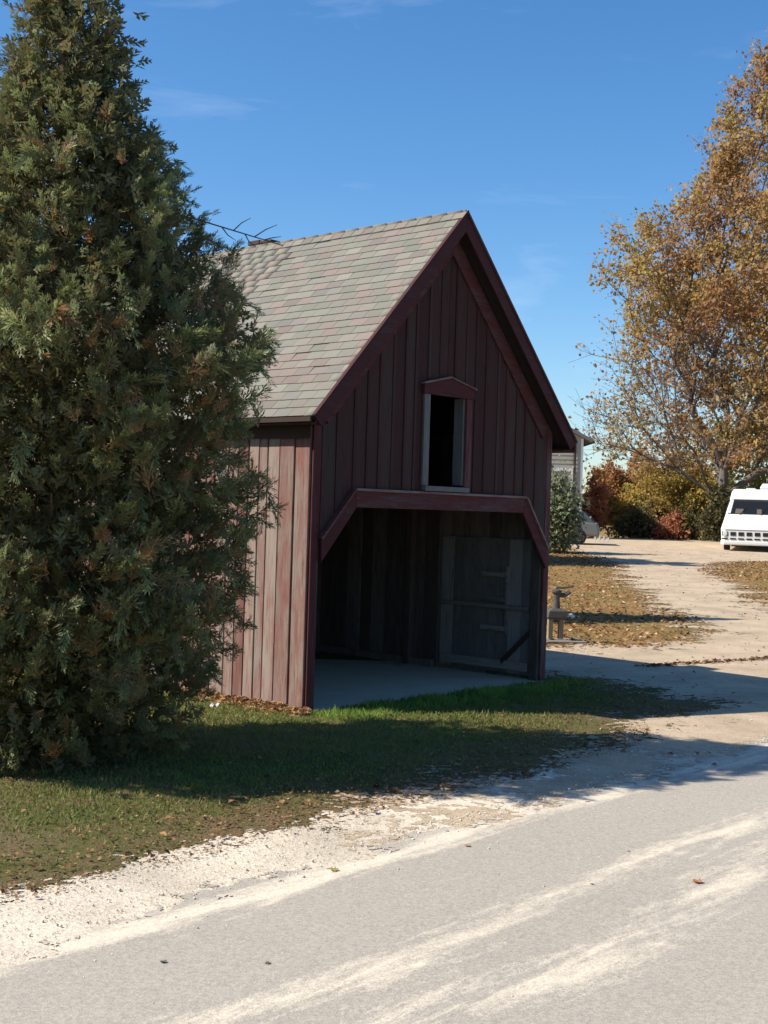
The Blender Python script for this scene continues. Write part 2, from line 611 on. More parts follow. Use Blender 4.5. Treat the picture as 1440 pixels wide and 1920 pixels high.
drive_px = [(700, 1522), (800, 1498), (900, 1478), (1060, 1440), (1150, 1405), (1185, 1368), (1230, 1347), (1345, 1326), (1250, 1300), (1130, 1277), (1015, 1264)]
drive_poly = [ground_at(*p) for p in drive_px]
drive_poly += [barn_xy(BW, 0.2), barn_xy(BW, 4.4)]
drive_poly += [ground_at(*p) for p in [(1010, 1213), (1100, 1212), (1250, 1210), (1335, 1183), (1262, 1152), (1190, 1105), (1150, 1062), (1130, 1046), (1090, 1038)]]
drive_poly += [(7.2, 55), (7.6, 66), (17.5, 67), (24, 62), (24, 52)]
drive_poly += [ground_at(*p) for p in [(1470, 1054), (1400, 1054), (1345, 1058), (1338, 1075), (1392, 1107), (1440, 1140), (1600, 1200)]]
rp = [RE[0] * 15 + RN[0] * -3.9, RE[1] * 15 + RN[1] * -3.9]
drive_poly += [(11.5, 17.5), (rp[0], rp[1])]
ga = ground_at(720, 1560)
drive_poly += [ga]
YY = np.concatenate([np.arange(7, 20, .2), np.arange(20, 40, .4), np.arange(40, 68, .7)])
XX = np.arange(-3, 26, .25)
dx, dy = np.meshgrid(XX, YY)
sd = poly_sd(dx, dy, drive_poly)
n = len(XX)
a, b = np.meshgrid(np.arange(len(YY) - 1), np.arange(n - 1), indexing='ij')
k = (a * n + b).ravel()
fcs = np.stack([k, k + 1, k + n + 1, k + n], 1)
keep = (sd.ravel()[fcs] > -.6).any(1)
dv = np.stack([dx.ravel(), dy.ravel(), hz(dx, dy).ravel() + .006 + np.clip(dy.ravel() - 15, 0, 10) * .001], 1)
tag(link('driveway', np_mesh('driveway', dv, fcs[keep], M['driveway'], edge=sd.ravel())), 'pale gravel driveway rising past the barn to the crest', kind='structure')

# ------------------------------------------------------------------ the barn
barn = empty('barn', (BX, BY, 0), PHI)
tag(barn, 'weathered red wooden barn with steep shingled roof and open drive-through bay', 'barn')
ZE, ZP, S_OV, O_OV = 2.756, 5.011, 0.20, 0.19
SL = (ZP - ZE) / (BW / 2 + S_OV)
ANG = math.atan(SL)


def roof_top(x):
    return ZP - SL * abs(x - BW / 2)


def wall_top(x):
    return roof_top(x) - .135


def panel(parent, name, mat, quad, normal, thick, ch=.004):
    """a board: quad = 4 points (counter-clockwise seen from outside) on its back plane, chamfered on its front edges"""
    q = [Vector(p) for p in quad]
    nrm = Vector(normal)
    c = sum(q, Vector()) / 4
    mb = MB()
    mid = [p + nrm * (thick - ch) for p in q]
    fr = []
    for p in q:
        d = c - p
        e = Vector((math.copysign(min(ch, abs(d.x)), d.x) if abs(d.x) > 1e-6 else 0, math.copysign(min(ch, abs(d.y)), d.y) if abs(d.y) > 1e-6 else 0, math.copysign(min(ch, abs(d.z)), d.z) if abs(d.z) > 1e-6 else 0))
        e -= nrm * e.dot(nrm)
        fr.append(p + e + nrm * thick)
    mb.loft([q, mid, fr])
    return mb.build(name, mat, parent)


fw = MB()
front = empty('front_wall'); front.parent = barn
side = empty('side_wall'); side.parent = barn
rightw = empty('right_wall'); rightw.parent = barn
backw = empty('back_wall'); backw.parent = barn
roof = None

# geometry of the bay opening (trim polyline, outer edge) and the hay door
JA = .105
TA, TBZ = .536, 2.088
LZ, RZ = 1.615, 1.52
BAND = .165
WC, WH, WZ0, WZ1 = BW / 2, .30, 2.19, 3.10


def open_top(x):
    """top of the bay opening as cut in the boards (hidden behind the middle of the trim)"""
    o = .09
    if x <= TA: return LZ - o + (TBZ - LZ) * (x - JA) / (TA - JA)
    if x >= BW - TA: return RZ - o + (TBZ - RZ) * (BW - JA - x) / (TA - JA)
    return TBZ - o


edges = [0.0, JA]
r2 = random.Random(3)
for lim in (TA, WC - WH, WC + WH, BW - TA, BW - JA):
    x = edges[-1]
    nn = max(1, round((lim - x) / .185))
    w = (lim - x) / nn
    for i in range(nn):
        edges.append(lim if i == nn - 1 else x + w * (i + 1) + r2.uniform(-.025, .025))
edges.append(BW)
g = .003
nF = (0, -1, 0)


def fboard(x0, x1, zl0, zr0, zl1, zr1, jig=0.0, mat='front_board', name='board'):
    g = r2.uniform(.001, .006)
    panel(front, name, M[mat], [(x0 + g, jig, zl0), (x1 - g, jig, zr0), (x1 - g, jig, zr1), (x0 + g, jig, zl1)], nF, .026)


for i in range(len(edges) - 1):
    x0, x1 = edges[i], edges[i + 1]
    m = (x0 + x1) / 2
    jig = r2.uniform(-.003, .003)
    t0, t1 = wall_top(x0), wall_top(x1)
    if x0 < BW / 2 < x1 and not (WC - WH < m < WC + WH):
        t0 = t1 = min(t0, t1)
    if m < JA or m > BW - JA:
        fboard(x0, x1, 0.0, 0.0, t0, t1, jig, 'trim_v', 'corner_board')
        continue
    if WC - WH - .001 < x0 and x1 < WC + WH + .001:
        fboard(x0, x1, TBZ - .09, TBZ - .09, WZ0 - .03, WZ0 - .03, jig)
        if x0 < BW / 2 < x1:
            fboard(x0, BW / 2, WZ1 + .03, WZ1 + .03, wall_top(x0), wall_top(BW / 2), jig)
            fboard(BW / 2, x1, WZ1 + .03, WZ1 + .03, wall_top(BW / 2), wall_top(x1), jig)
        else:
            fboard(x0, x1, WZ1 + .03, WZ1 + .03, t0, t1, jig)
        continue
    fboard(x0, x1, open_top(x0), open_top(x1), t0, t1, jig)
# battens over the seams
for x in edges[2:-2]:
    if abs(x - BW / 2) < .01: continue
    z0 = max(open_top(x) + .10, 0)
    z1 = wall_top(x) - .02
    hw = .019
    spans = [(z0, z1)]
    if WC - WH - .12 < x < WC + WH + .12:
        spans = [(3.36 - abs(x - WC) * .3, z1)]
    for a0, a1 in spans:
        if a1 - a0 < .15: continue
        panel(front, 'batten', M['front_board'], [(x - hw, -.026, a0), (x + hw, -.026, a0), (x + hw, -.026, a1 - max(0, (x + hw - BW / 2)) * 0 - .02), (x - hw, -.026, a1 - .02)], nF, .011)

# trim round the bay: header and two raking braces, each with a worn drip cap
def trim_run(name, p0, p1, off0, off1, parent, cap=True):
    (x0, z0), (x1, z1) = p0, p1
    mb = MB()
    a, b = -.027, -.062
    o = [(x0, z0), (x1, z1), (x1 + off1[0], z1 + off1[1]), (x0 + off0[0], z0 + off0[1])]
    mb.extrude([(x, a, z) for x, z in o], [(x, b, z) for x, z in o])
    t = mb.build(name, M['trim'], parent, bevel=.006)
    if cap:
        d = Vector((x1 - x0, z1 - z0)).normalized(); nn = Vector((-d.y, d.x))
        if nn.y < 0: nn = -nn
        c = MB()
        q = [Vector((x0, z0)) + nn * .001, Vector((x1, z1)) + nn * .001, Vector((x1, z1)) + nn * .024, Vector((x0, z0)) + nn * .024]
        c.extrude([(v.x, -.028, v.y) for v in q], [(v.x, -.088, v.y - .006) for v in q])
        c.build('drip_cap', M['trim_cap'], t, bevel=.004)
    return t


M['trim_cap'] = mat_wood('worn_cap_wood', (.16, .055, .05), (.23, .17, .15), worn=.55, grain_dir='X')
trim_run('door_header', (TA, TBZ), (BW - TA, TBZ), (.03, -BAND), (-.035, -BAND), barn)
trim_run('door_brace', (.10, LZ), (TA - .002, TBZ), (.006, -.22), (.03, -BAND), barn)
trim_run('door_brace', (BW - TA + .002, TBZ), (BW - .10, RZ), (-.037, -BAND), (-.006, -.22), barn)
# jamb posts behind the corner boards
for x0 in (.01, BW - .13):
    MB().box(x0, x0 + .12, .012, .13, 0.0, 2.3).build('door_post', M['inner_board'], barn, bevel=.006)

# hay door: frame, sill, small pediment
hay = empty('hay_door'); hay.parent = barn
tw = .085
MB().box(WC - WH - tw, WC - WH + .004, -.058, -.027, WZ0 - .02, WZ1 - .001).build('frame', M['grey_wood'], hay, bevel=.004)
MB().box(WC + WH - .004, WC + WH + tw, -.056, -.027, WZ0 - .02, WZ1 - .001).build('frame', M['trim_v'], hay, bevel=.004)
for xa, xb in ((WC - WH, WC - WH + .03), (WC + WH - .03, WC + WH)):
    MB().box(xa + .002, xb, -.024, .10, WZ0, WZ1).build('reveal', M['grey_wood'], hay)
MB().box(WC - WH - .06, WC + WH + .05, -.082, .10, WZ0 - .075, WZ0 - .022).build('sill', M['grey_wood'], hay, bevel=.006)
pw = WH + tw + .02
ped = MB()
prof = [(WC - pw, WZ1), (WC + pw, WZ1), (WC + pw, WZ1 + .10), (WC, WZ1 + .19), (WC - pw, WZ1 + .10)]
ped.extrude([(x, -.027, z) for x, z in prof], [(x, -.068, z) for x, z in prof])
pedo = ped.build('pediment', M['trim'], hay, bevel=.004)
for sgn in (-1, 1):
    c = MB()
    q = [(WC, WZ1 + .192), (WC + sgn * (pw + .02), WZ1 + .0975), (WC + sgn * (pw + .02), WZ1 + .1145), (WC, WZ1 + .209)]
    c.extrude([(x, -.028, z) for x, z in q], [(x, -.085, z) for x, z in q])
    c.build('pediment_cap', M['trim_cap'], pedo)

# left side wall, in the sun: uneven boards with open dark joints
nS = (-1, 0, 0)
y = 0.0
r3 = random.Random(11)
first = True
while y < BL - .05:
    w = r3.choice((.125, .15, .185, .205, .165))
    w = min(w, BL - y)
    zb = r3.uniform(-.02, .05) if not first else 0.0
    gap = r3.uniform(.006, .013)
    j = r3.uniform(-.006, .008)
    tilt = r3.uniform(-.006, .006)
    panel(side, 'board', M['side_board'], [(j, y + w - gap, zb), (j, y + gap * .2, zb), (j, y + gap * .2 + tilt, 2.80), (j, y + w - gap + tilt, 2.80)], nS, .028, .005)
    y += w; first = False
MB().box(.03, .045, .14, BL - .03, 0.02, 2.80).build('backing_slab', M['dark_wood'], side)  # dark slab added behind the joints to stop sun leaking in
MB().box(-.052, -.0385, -.024, BL, ZE - .20, ZE - .083).build('eave_shade_strip', M['dark_wood'], side)  # dark strip that paints in the eave's shadow on the wall
# right wall: boards seen from the inside of the bay, rails, cleats and a brace
y = .14
while y < BL - .1:
    w = min(r3.choice((.16, .19, .22, .24)), BL - .06 - y)
    j = BW - .03 + r3.uniform(-.005, .005)
    panel(rightw, 'board', M['inner_board'], [(j, y + .003, .0), (j, y + w - .004, .0), (j, y + w - .004, 2.85), (j, y + .003, 2.85)], nS, .025)
    y += w
MB().box(BW - .026, BW + .002, .0, BL, 0.0, 2.88).build('backing_slab', M['front_board'], rightw)  # outer backing added so no light leaks between the boards
def rail(name, y0, y1, z0, z1, d0=.056, d1=.10, mat='inner_rail'):
    MB().box(BW - d1, BW - d0 - .003, y0, y1, z0, z1).build(name, M[mat], barn, bevel=.004)
leafd = empty('swing_door'); leafd.parent = barn
yy = .16
while yy < 1.5:
    w = r3.choice((.13, .16, .19))
    panel(leafd, 'board', M['door_grey'], [(BW - .066, yy + .002, .06), (BW - .066, yy + w - .003, .06), (BW - .066, yy + w - .003, 1.62 + r3.uniform(-.01, .01)), (BW - .066, yy + .002, 1.62)], nS, .022)
    yy += w
def rail2(name, y0, y1, z0, z1):
    MB().box(BW - .125, BW - .089, y0, y1, z0, z1).build(name, M['inner_rail'], leafd, bevel=.004)
rail2('rail', .16, 1.45, .80, .845)
rail2('rail', .16, 1.45, .10, .20)
for z in (.54, .88, 1.17):
    rail2('cleat', .50, .86, z, z + .055)
rail2('cleat', .455, .498, .50, .798)
rail2('cleat', .455, .498, .847, 1.3)
rail('wall_stud', 1.95, 2.05, .0, 2.3, .056, .15, 'inner_board')
rail('wall_stud', 3.6, 3.7, .0, 2.3, .056, .15, 'inner_board')
rail('wall_sill', 1.6, BL - .1, 0.012, .10, .056, .12, 'inner_board')
b = MB()
b.hexa([(BW - .14, .14, .52), (BW - .10, .14, .52), (BW - .10, .14, .58), (BW - .14, .14, .58), (BW - .14, .52, .16), (BW - .10, .52, .16), (BW - .10, .52, .22), (BW - .14, .52, .22)])
b.build('corner_brace', M['dark_wood'], barn)
x = .05
while x < BW - .1:
    w = min(r3.choice((.17, .2, .23)), BW - .06 - x)
    top = min(wall_top(x), wall_top(x + w)) - .02
    panel(backw, 'board', M['inner_board'], [(x + .001, BL - .04, 0.0), (x + w - .001, BL - .04, 0.0), (x + w - .001, BL - .04, top), (x + .001, BL - .04, top)], nF, .025)
    x += w
gb = MB()
gb.extrude([(0.0, BL - .035, 0), (BW, BL - .035, 0), (BW, BL - .035, 2.85), (BW / 2, BL - .035, wall_top(BW / 2) - .01), (0.0, BL - .035, 2.85)], [(0.0, BL, 0), (BW, BL, 0), (BW, BL, 2.85), (BW / 2, BL, wall_top(BW / 2) - .01), (0.0, BL, 2.85)])
gb.build('backing_slab', M['front_board'], backw)
MB().box(.06, BW - .07, .14, BL - .08, 2.13, 2.17).build('loft_floor', M['inner_board'], barn)
for k in range(5):
    yy = .35 + k * 1.3
    MB().box(.06, BW - .09, yy, yy + .07, 2.0, 2.128).build('loft_joist', M['inner_board'], barn)
MB().box(.047, BW - .03, -.03, BL - .1, -.10, .016).build('floor_slab', M['concrete'], barn)

# roof: deck slabs, rake boards, soffit, fascia, shingles, ridge caps
def slope_frame(sgn, y, s):
    """barn-space point on the roof surface: s metres up from the eave, on the left (sgn -1) or right slope"""
    ex = BW / 2 + sgn * (BW / 2 + S_OV)
    return Vector((ex - sgn * s * math.cos(ANG), y, ZE + s * math.sin(ANG)))


SLEN = (BW / 2 + S_OV) / math.cos(ANG)
roof_mb = MB()
for sgn in (-1, 1):
    nrm = Vector((sgn * math.sin(ANG), 0, math.cos(ANG)))
    p = []
    for off in (-.075, -.022):
        for (yy, s) in ((-O_OV, 0), (BL + .2, 0), (BL + .2, SLEN), (-O_OV, SLEN)):
            q = slope_frame(sgn, yy, s) + nrm * off
            if s > 0: q.x = BW / 2; q.z = ZP + off / math.cos(ANG)
            p.append(q)
    roof_mb.hexa(p)
roof = roof_mb.build('roof', M['dark_wood'], barn)
for sgn in (-1, 1):
    nrm = Vector((sgn * math.sin(ANG), 0, math.cos(ANG)))
    def ring(yy, o0, o1, s0=0.0):
        a_ = slope_frame(sgn, yy, s0) + nrm * o0; b_ = slope_frame(sgn, yy, s0) + nrm * o1
        c_ = Vector((BW / 2, yy, ZP + o1 / math.cos(ANG))); d_ = Vector((BW / 2, yy, ZP + o0 / math.cos(ANG)))
        return [a_, b_, c_, d_]
    MB().extrude(ring(-O_OV - .002, -.150, -.024), ring(-O_OV - .026, -.150, -.024)).build('rake_board', M['rake'], roof, bevel=.003)
    MB().extrude(ring(-O_OV - .001, -.026, -.002), ring(-O_OV - .044, -.026, -.002)).build('rake_trim', M['rake'], roof)
    # frieze board on the wall under the overhang
    MB().extrude(ring(-.0265, -.30, -.14, .20 if sgn < 0 else .30), ring(-.056, -.30, -.14, .20 if sgn < 0 else .30)).build('frieze_board', M['trim'], roof, bevel=.003)
    e0 = slope_frame(sgn, 0, 0)
    MB().box(e0.x - (.018 if sgn < 0 else 0), e0.x + (.018 if sgn > 0 else 0), -O_OV, BL + .19, ZE - (.125 if sgn > 0 else .062), ZE - .018).build('fascia', M['trim_v'] if sgn > 0 else M['dark_wood'], roof)
    MB().box(min(e0.x, BW / 2 + sgn * BW / 2) + .002, max(e0.x, BW / 2 + sgn * BW / 2) - .002, -O_OV + .004, BL + .18, ZE - .112 + (.03 if sgn < 0 else 0), ZE - .10 + (.03 if sgn < 0 else 0)).build('soffit', M['front_board'], roof)

EXPO, SHW = .118, .212
def shingle_verts(w):
    h0, h1, l = .011, .003, EXPO + .03
    return [(0.002, 0, 0), (w - .002, 0, 0), (w - .002, l, -.006), (.002, l, -.006), (.002, 0, h0), (w - .002, 0, h0), (w - .002, l, h1), (.002, l, h1)]
HX = [(3, 2, 1, 0), (4, 5, 6, 7), (0, 1, 5, 4), (1, 2, 6, 5), (2, 3, 7, 6), (3, 0, 4, 7)]
sh_mesh = []
for m in SH:
    me = bpy.data.meshes.new('shingle')
    me.from_pydata(shingle_verts(SHW), [], HX)
    me.materials.append(m)
    sh_mesh.append(me)
r4 = random.Random(5)
all_sh = []
ncourse = int(SLEN / EXPO)
for c in range(ncourse + 1):
    s0 = c * EXPO
    if s0 + EXPO > SLEN + .03: break
    y = -O_OV - .035 - (SHW / 2 if c % 2 else 0) - r4.choice((0, .03, .06))
    while y < BL + .2:
        all_sh.append((max(y, -O_OV - .035), s0, SHW - max(0, -O_OV - .035 - y), r4.random()))
        y += SHW
def pick(v):
    return 0 if v < .28 else 1 if v < .5 else 2 if v < .68 else 3 if v < .82 else 4 if v < .92 else 5
full = [t for t in all_sh if t[2] > SHW - .001]
part_ = [t for t in all_sh if t[2] <= SHW - .001 and t[2] > .02]
full.sort(key=lambda t: t[0])
near_, rest = full[:300], full[300:] + part_
Rl = Matrix(((0, math.cos(ANG), -math.sin(ANG), 0), (1, 0, 0, 0), (0, math.sin(ANG), math.cos(ANG), 0), (0, 0, 0, 1)))
for (yy, s, w, v) in near_:
    o = bpy.data.objects.new('shingle', sh_mesh[pick(v)])
    COL.objects.link(o)
    o.parent = roof
    p = slope_frame(-1, yy, s)
    sag = r4.uniform(-.003, .003)
    # mirror-free frame: x runs into the barn, y up the slope, z is minus the outward normal's mirror
    o.matrix_basis = Matrix.Translation(p + Vector((-math.sin(ANG), 0, math.cos(ANG))) * (-.018 + .001 * sag)) @ Matrix(((0, math.cos(ANG), -math.sin(ANG), 0), (1, 0, 0, 0), (0, math.sin(ANG), math.cos(ANG), 0), (0, 0, 0, 1))) @ Matrix.Rotation(r4.uniform(-.014, .014), 4, 'Z') @ Matrix.Rotation(-abs(r4.gauss(0, .010)) - (.05 if r4.random() < .04 else 0), 4, 'X')
vs, fs, mi = [], [], []
for sgn in (-1, 1):
    src = rest if sgn < 0 else all_sh
    nrm = Vector((sgn * math.sin(ANG), 0, math.cos(ANG)))
    up = Vector((-sgn * math.cos(ANG), 0, math.sin(ANG)))
    for (yy, s, w, v) in src:
        if w < .03: continue
        p = slope_frame(sgn, yy, s) - nrm * .018
        b_ = len(vs)
        for (a0, a1, a2) in shingle_verts(w):
            vs.append(p + Vector((0, a0, 0)) + up * a1 + nrm * a2)
        fs += [[i + b_ for i in f] for f in HX]
        mi += [pick(v)] * 6
o = link('shingles_farther', np_mesh('shingles_farther', np.array([tuple(v) for v in vs]), np.array(fs), SH, matidx=mi), roof)
o.name = 'farther_shingles'
tag(o, kind='stuff')
y = -O_OV - .04
k = 0
while y < BL + .1:
    c = MB()
    for sgn in (-1, 1):
        nrm = Vector((sgn * math.sin(ANG), 0, math.cos(ANG))); up = Vector((-sgn * math.cos(ANG), 0, math.sin(ANG)))
        top = Vector((BW / 2, 0, ZP - .010))
        lo = top - up * .12
        pts = []
        for yy, h in ((y, .007), (y + .22, .002)):
            for q in (lo, top):
                pts.append(q + Vector((0, yy, 0)) + nrm * (h if q is lo else 0) + Vector((0, 0, h / math.cos(ANG) if q is top else 0)))
        c.add([pts[0], pts[1], pts[3], pts[2]], [(0, 1, 2, 3)])
    c.build('ridge_cap', SH[(k * 5 + 1) % 6], roof)
    y += .16; k += 1

# stub of an old brick chimney at the ridge
brick = mat_plain('old_brick', (.07, .045, .04), .9, .1, var=.35, scale=14)
chim = MB().box(BW / 2 + .06, BW / 2 + .33, 2.78, 3.16, 4.55, 5.035).build('chimney', M['dark_wood'], roof)
r5 = random.Random(2)
for row in range(2):
    for j in range(2):
        for x0, n_ in ((BW / 2 + .035, 0), (BW / 2 + .215, 1)):
            ya = 2.755 + j * .215 + (.05 if row else 0)
            MB().box(x0, x0 + .165, ya, ya + .2, 4.99 + row * .055, 4.99 + row * .055 + .05 - (r5.uniform(0, .02) if row else 0)).build('brick', brick, roof, bevel=.004)

# ------------------------------------------------------------------ foliage builders
def quads_from(cent, tang, side, ln, wd, fold=0.25):
    """folded leaves: 4 verts (base, left, tip, right) -> 2 triangles each"""
    nrm = np.cross(tang, side)
    b = cent - tang * ln[:, None] * .5
    tip = cent + tang * ln[:, None] * .5
    l = cent - side * wd[:, None] * .5 + nrm * wd[:, None] * fold
    r = cent + side * wd[:, None] * .5 + nrm * wd[:, None] * fold
    v = np.stack([b, r, tip, l], 1).reshape(-1, 3)
    k = np.arange(len(cent)) * 4
    f = np.concatenate([np.stack([k, k + 1, k + 2], 1), np.stack([k, k + 2, k + 3], 1)])
    return v, f


def rand_dirs(n, r):
    d = r.normal(size=(n, 3))
    return d / np.linalg.norm(d, axis=1, keepdims=True)


def perp(t, r):
    s = np.cross(t, rand_dirs(len(t), r))
    return s / (np.linalg.norm(s, axis=1, keepdims=True) + 1e-9)


def norm(v):
    return v / (np.linalg.norm(v, axis=-1, keepdims=True) + 1e-9)


def grow(tips, trunk, seg, rtip, r, pipe=2.3, curve=.35, pathw=.3):
    """branch skeleton: each tip is joined to the cheapest point of the tree grown so far"""
    pos = [np.array(p, float) for p in trunk]
    par = [-1] + list(range(len(trunk) - 1))
    pl = [0.0]
    for i in range(1, len(trunk)): pl.append(pl[-1] + np.linalg.norm(pos[i] - pos[i - 1]))
    dr = [norm(pos[min(i + 1, len(pos) - 1)] - pos[max(i - 1, 0)]) for i in range(len(pos))]
    start = max(1, len(trunk) // 3)
    free = [i >= start for i in range(len(pos))]
    P = np.array(pos); PL = np.array(pl); D = np.array(dr); FR = np.array(free)
    order = np.argsort(np.linalg.norm(tips - P[start], axis=1))
    ends = []
    for t in tips[order]:
        w = t - P
        L = np.linalg.norm(w, axis=1) + 1e-6
        cs = (w * D).sum(1) / L
        cost = L * (1 + .9 * np.clip(.75 - cs, 0, 2)) + pathw * PL
        cost[~FR] = 1e9
        i = int(np.argmin(cost))
        Ln = L[i]
        c = P[i] + D[i] * Ln * curve
        m = max(2, int(Ln / seg) + 1)
        prev = i
        newp, newl, newd = [], [], []
        lastp = P[i]
        for k in range(1, m + 1):
            u = k / m
            q = (1 - u) ** 2 * P[i] + 2 * u * (1 - u) * c + u * u * t
            if k < m: q = q + r.normal(size=3) * seg * .06
            par.append(prev)
            prev = len(PL) + len(newp)
            newp.append(q); newl.append(PL[i] + Ln * u); newd.append(norm(q - lastp)); lastp = q
        P = np.vstack([P, newp]); PL = np.append(PL, newl); D = np.vstack([D, newd]); FR = np.append(FR, [True] * len(newp))
        ends.append(prev)
    par = np.array(par)
    acc = np.zeros(len(P))
    for e in ends: acc[e] += rtip ** pipe
    for i in range(len(P) - 1, 0, -1):
        if acc[i] == 0: acc[i] = rtip ** pipe
        acc[par[i]] += acc[i] if True else 0
    # nodes on a chain pass their flow on once
    return P, par, acc ** (1 / pipe), D, ends


def tubes(P, par, R, sides=5):
    idx = np.arange(len(P))[par >= 0]
    a, b = P[par[idx]], P[idx]
    ra, rb = np.minimum(R[par[idx]], R[idx] * 1.5), R[idx]
    d = norm(b - a)
    ref = np.where(np.abs(d[:, 2:3]) < .9, np.array([[0, 0, 1.0]]), np.array([[1.0, 0, 0]]))
    x = norm(np.cross(d, ref)); y = np.cross(d, x)
    ang = np.arange(sides) * 2 * np.pi / sides
    ca, sa = np.cos(ang), np.sin(ang)
    off = x[:, None, :] * ca[None, :, None] + y[:, None, :] * sa[None, :, None]
    va = a[:, None, :] + off * ra[:, None, None]
    vb = b[:, None, :] + off * rb[:, None, None]
    v = np.concatenate([va, vb], 1).reshape(-1, 3)
    k = (np.arange(len(idx)) * 2 * sides)[:, None]
    j = np.arange(sides)[None]
    jn = (np.arange(sides) + 1)[None] % sides
    f = np.stack([k + j, k + jn, k + sides + jn, k + sides + j], -1).reshape(-1, 4)
    return v, f


def broad_plant(name, label, cat, base, trunk, tips, barkmat, leafmat, r, seg=.5, rtip=.012, twigs=3, twig_len=.5, leaves=10, lsize=.14, spread=.3, varf=None, density=None, group=None, up=.3, pathw=.3, curve=.35):
    root = empty(name, base)
    tag(root, label, cat, group)
    P, par, R, D, ends = grow(tips, trunk, seg, rtip, r, pathw=pathw, curve=curve)
    # twigs at each end and along the last stretches
    src = np.array(ends)
    extra = np.array([e for e in range(len(trunk), len(P)) if R[e] < rtip * 2.6])
    src = np.concatenate([src, extra])
    src = np.repeat(src, twigs)
    td = norm(D[src] + rand_dirs(len(src), r) * .9 + np.array([0, 0, up]))
    tl = twig_len * r.uniform(.5, 1.2, len(src))
    tp = P[src] + td * tl[:, None]
    allP = np.vstack([P, tp]); allpar = np.concatenate([par, src]); allR = np.concatenate([R, np.full(len(src), rtip * .45)])
    v, f = tubes(allP, allpar, allR, 5)
    link('trunk', np_mesh('trunk', v, f, barkmat, smooth=True), root)
    ls = np.repeat(np.arange(len(src)), leaves)
    keepp = np.ones(len(ls)) if density is None else density(tp[ls])
    ls = ls[r.random(len(ls)) < keepp]
    u = r.uniform(.2, 1.1, len(ls))
    c = P[src[ls]] + td[ls] * (tl[ls] * u)[:, None] + r.normal(size=(len(ls), 3)) * spread * .5
    t = rand_dirs(len(ls), r); t[:, 2] -= .35; t = norm(t)
    sd_ = perp(t, r)
    ln = lsize * np.clip(r.lognormal(-.1, .35, len(ls)), .4, 1.9)
    vv, ff = quads_from(c, t, sd_, ln, ln * r.uniform(.6, .95, len(ls)))
    var = r.normal(.5, .17, len(ls)) if varf is None else varf(c, r)
    link('crown', np_mesh('crown', vv, ff, leafmat, var=np.repeat(np.clip(var, 0, 1), 4)), root)
    return root


# ------------------------------------------------------------------ the evergreen on the left
bark = mat_bark('cedar_bark', (.13, .085, .06))
M['cedar'] = mat_leaf('cedar_foliage', [(0.0, (.42, .18, .075)), (.16, (.31, .175, .08)), (.32, (.17, .145, .065)), (.5, (.135, .155, .065)), (.74, (.22, .25, .10)), (1.0, (.42, .43, .19))], .36, .5)
CX, CY = -2.47, 9.80
prof_z = np.array([-.2, 0, .3, .66, 1.03, 1.24, 1.66, 1.95, 2.28, 2.66, 2.9, 3.1, 3.37, 3.74, 4.07, 4.37, 4.66, 5.0, 5.37, 5.8, 6.2, 6.4])
prof_r = np.maximum(np.array([.95, 1.05, 1.2, 1.38, 1.5, 1.5, 1.45, 1.52, 1.48, 1.52, 1.6, 1.6, 1.4, 1.27, 1.17, 1.04, .92, .62, .46, .30, .16, .03]) * .96 - .13, .02)
prof_z = 1.9 + (prof_z - 1.9) * .957


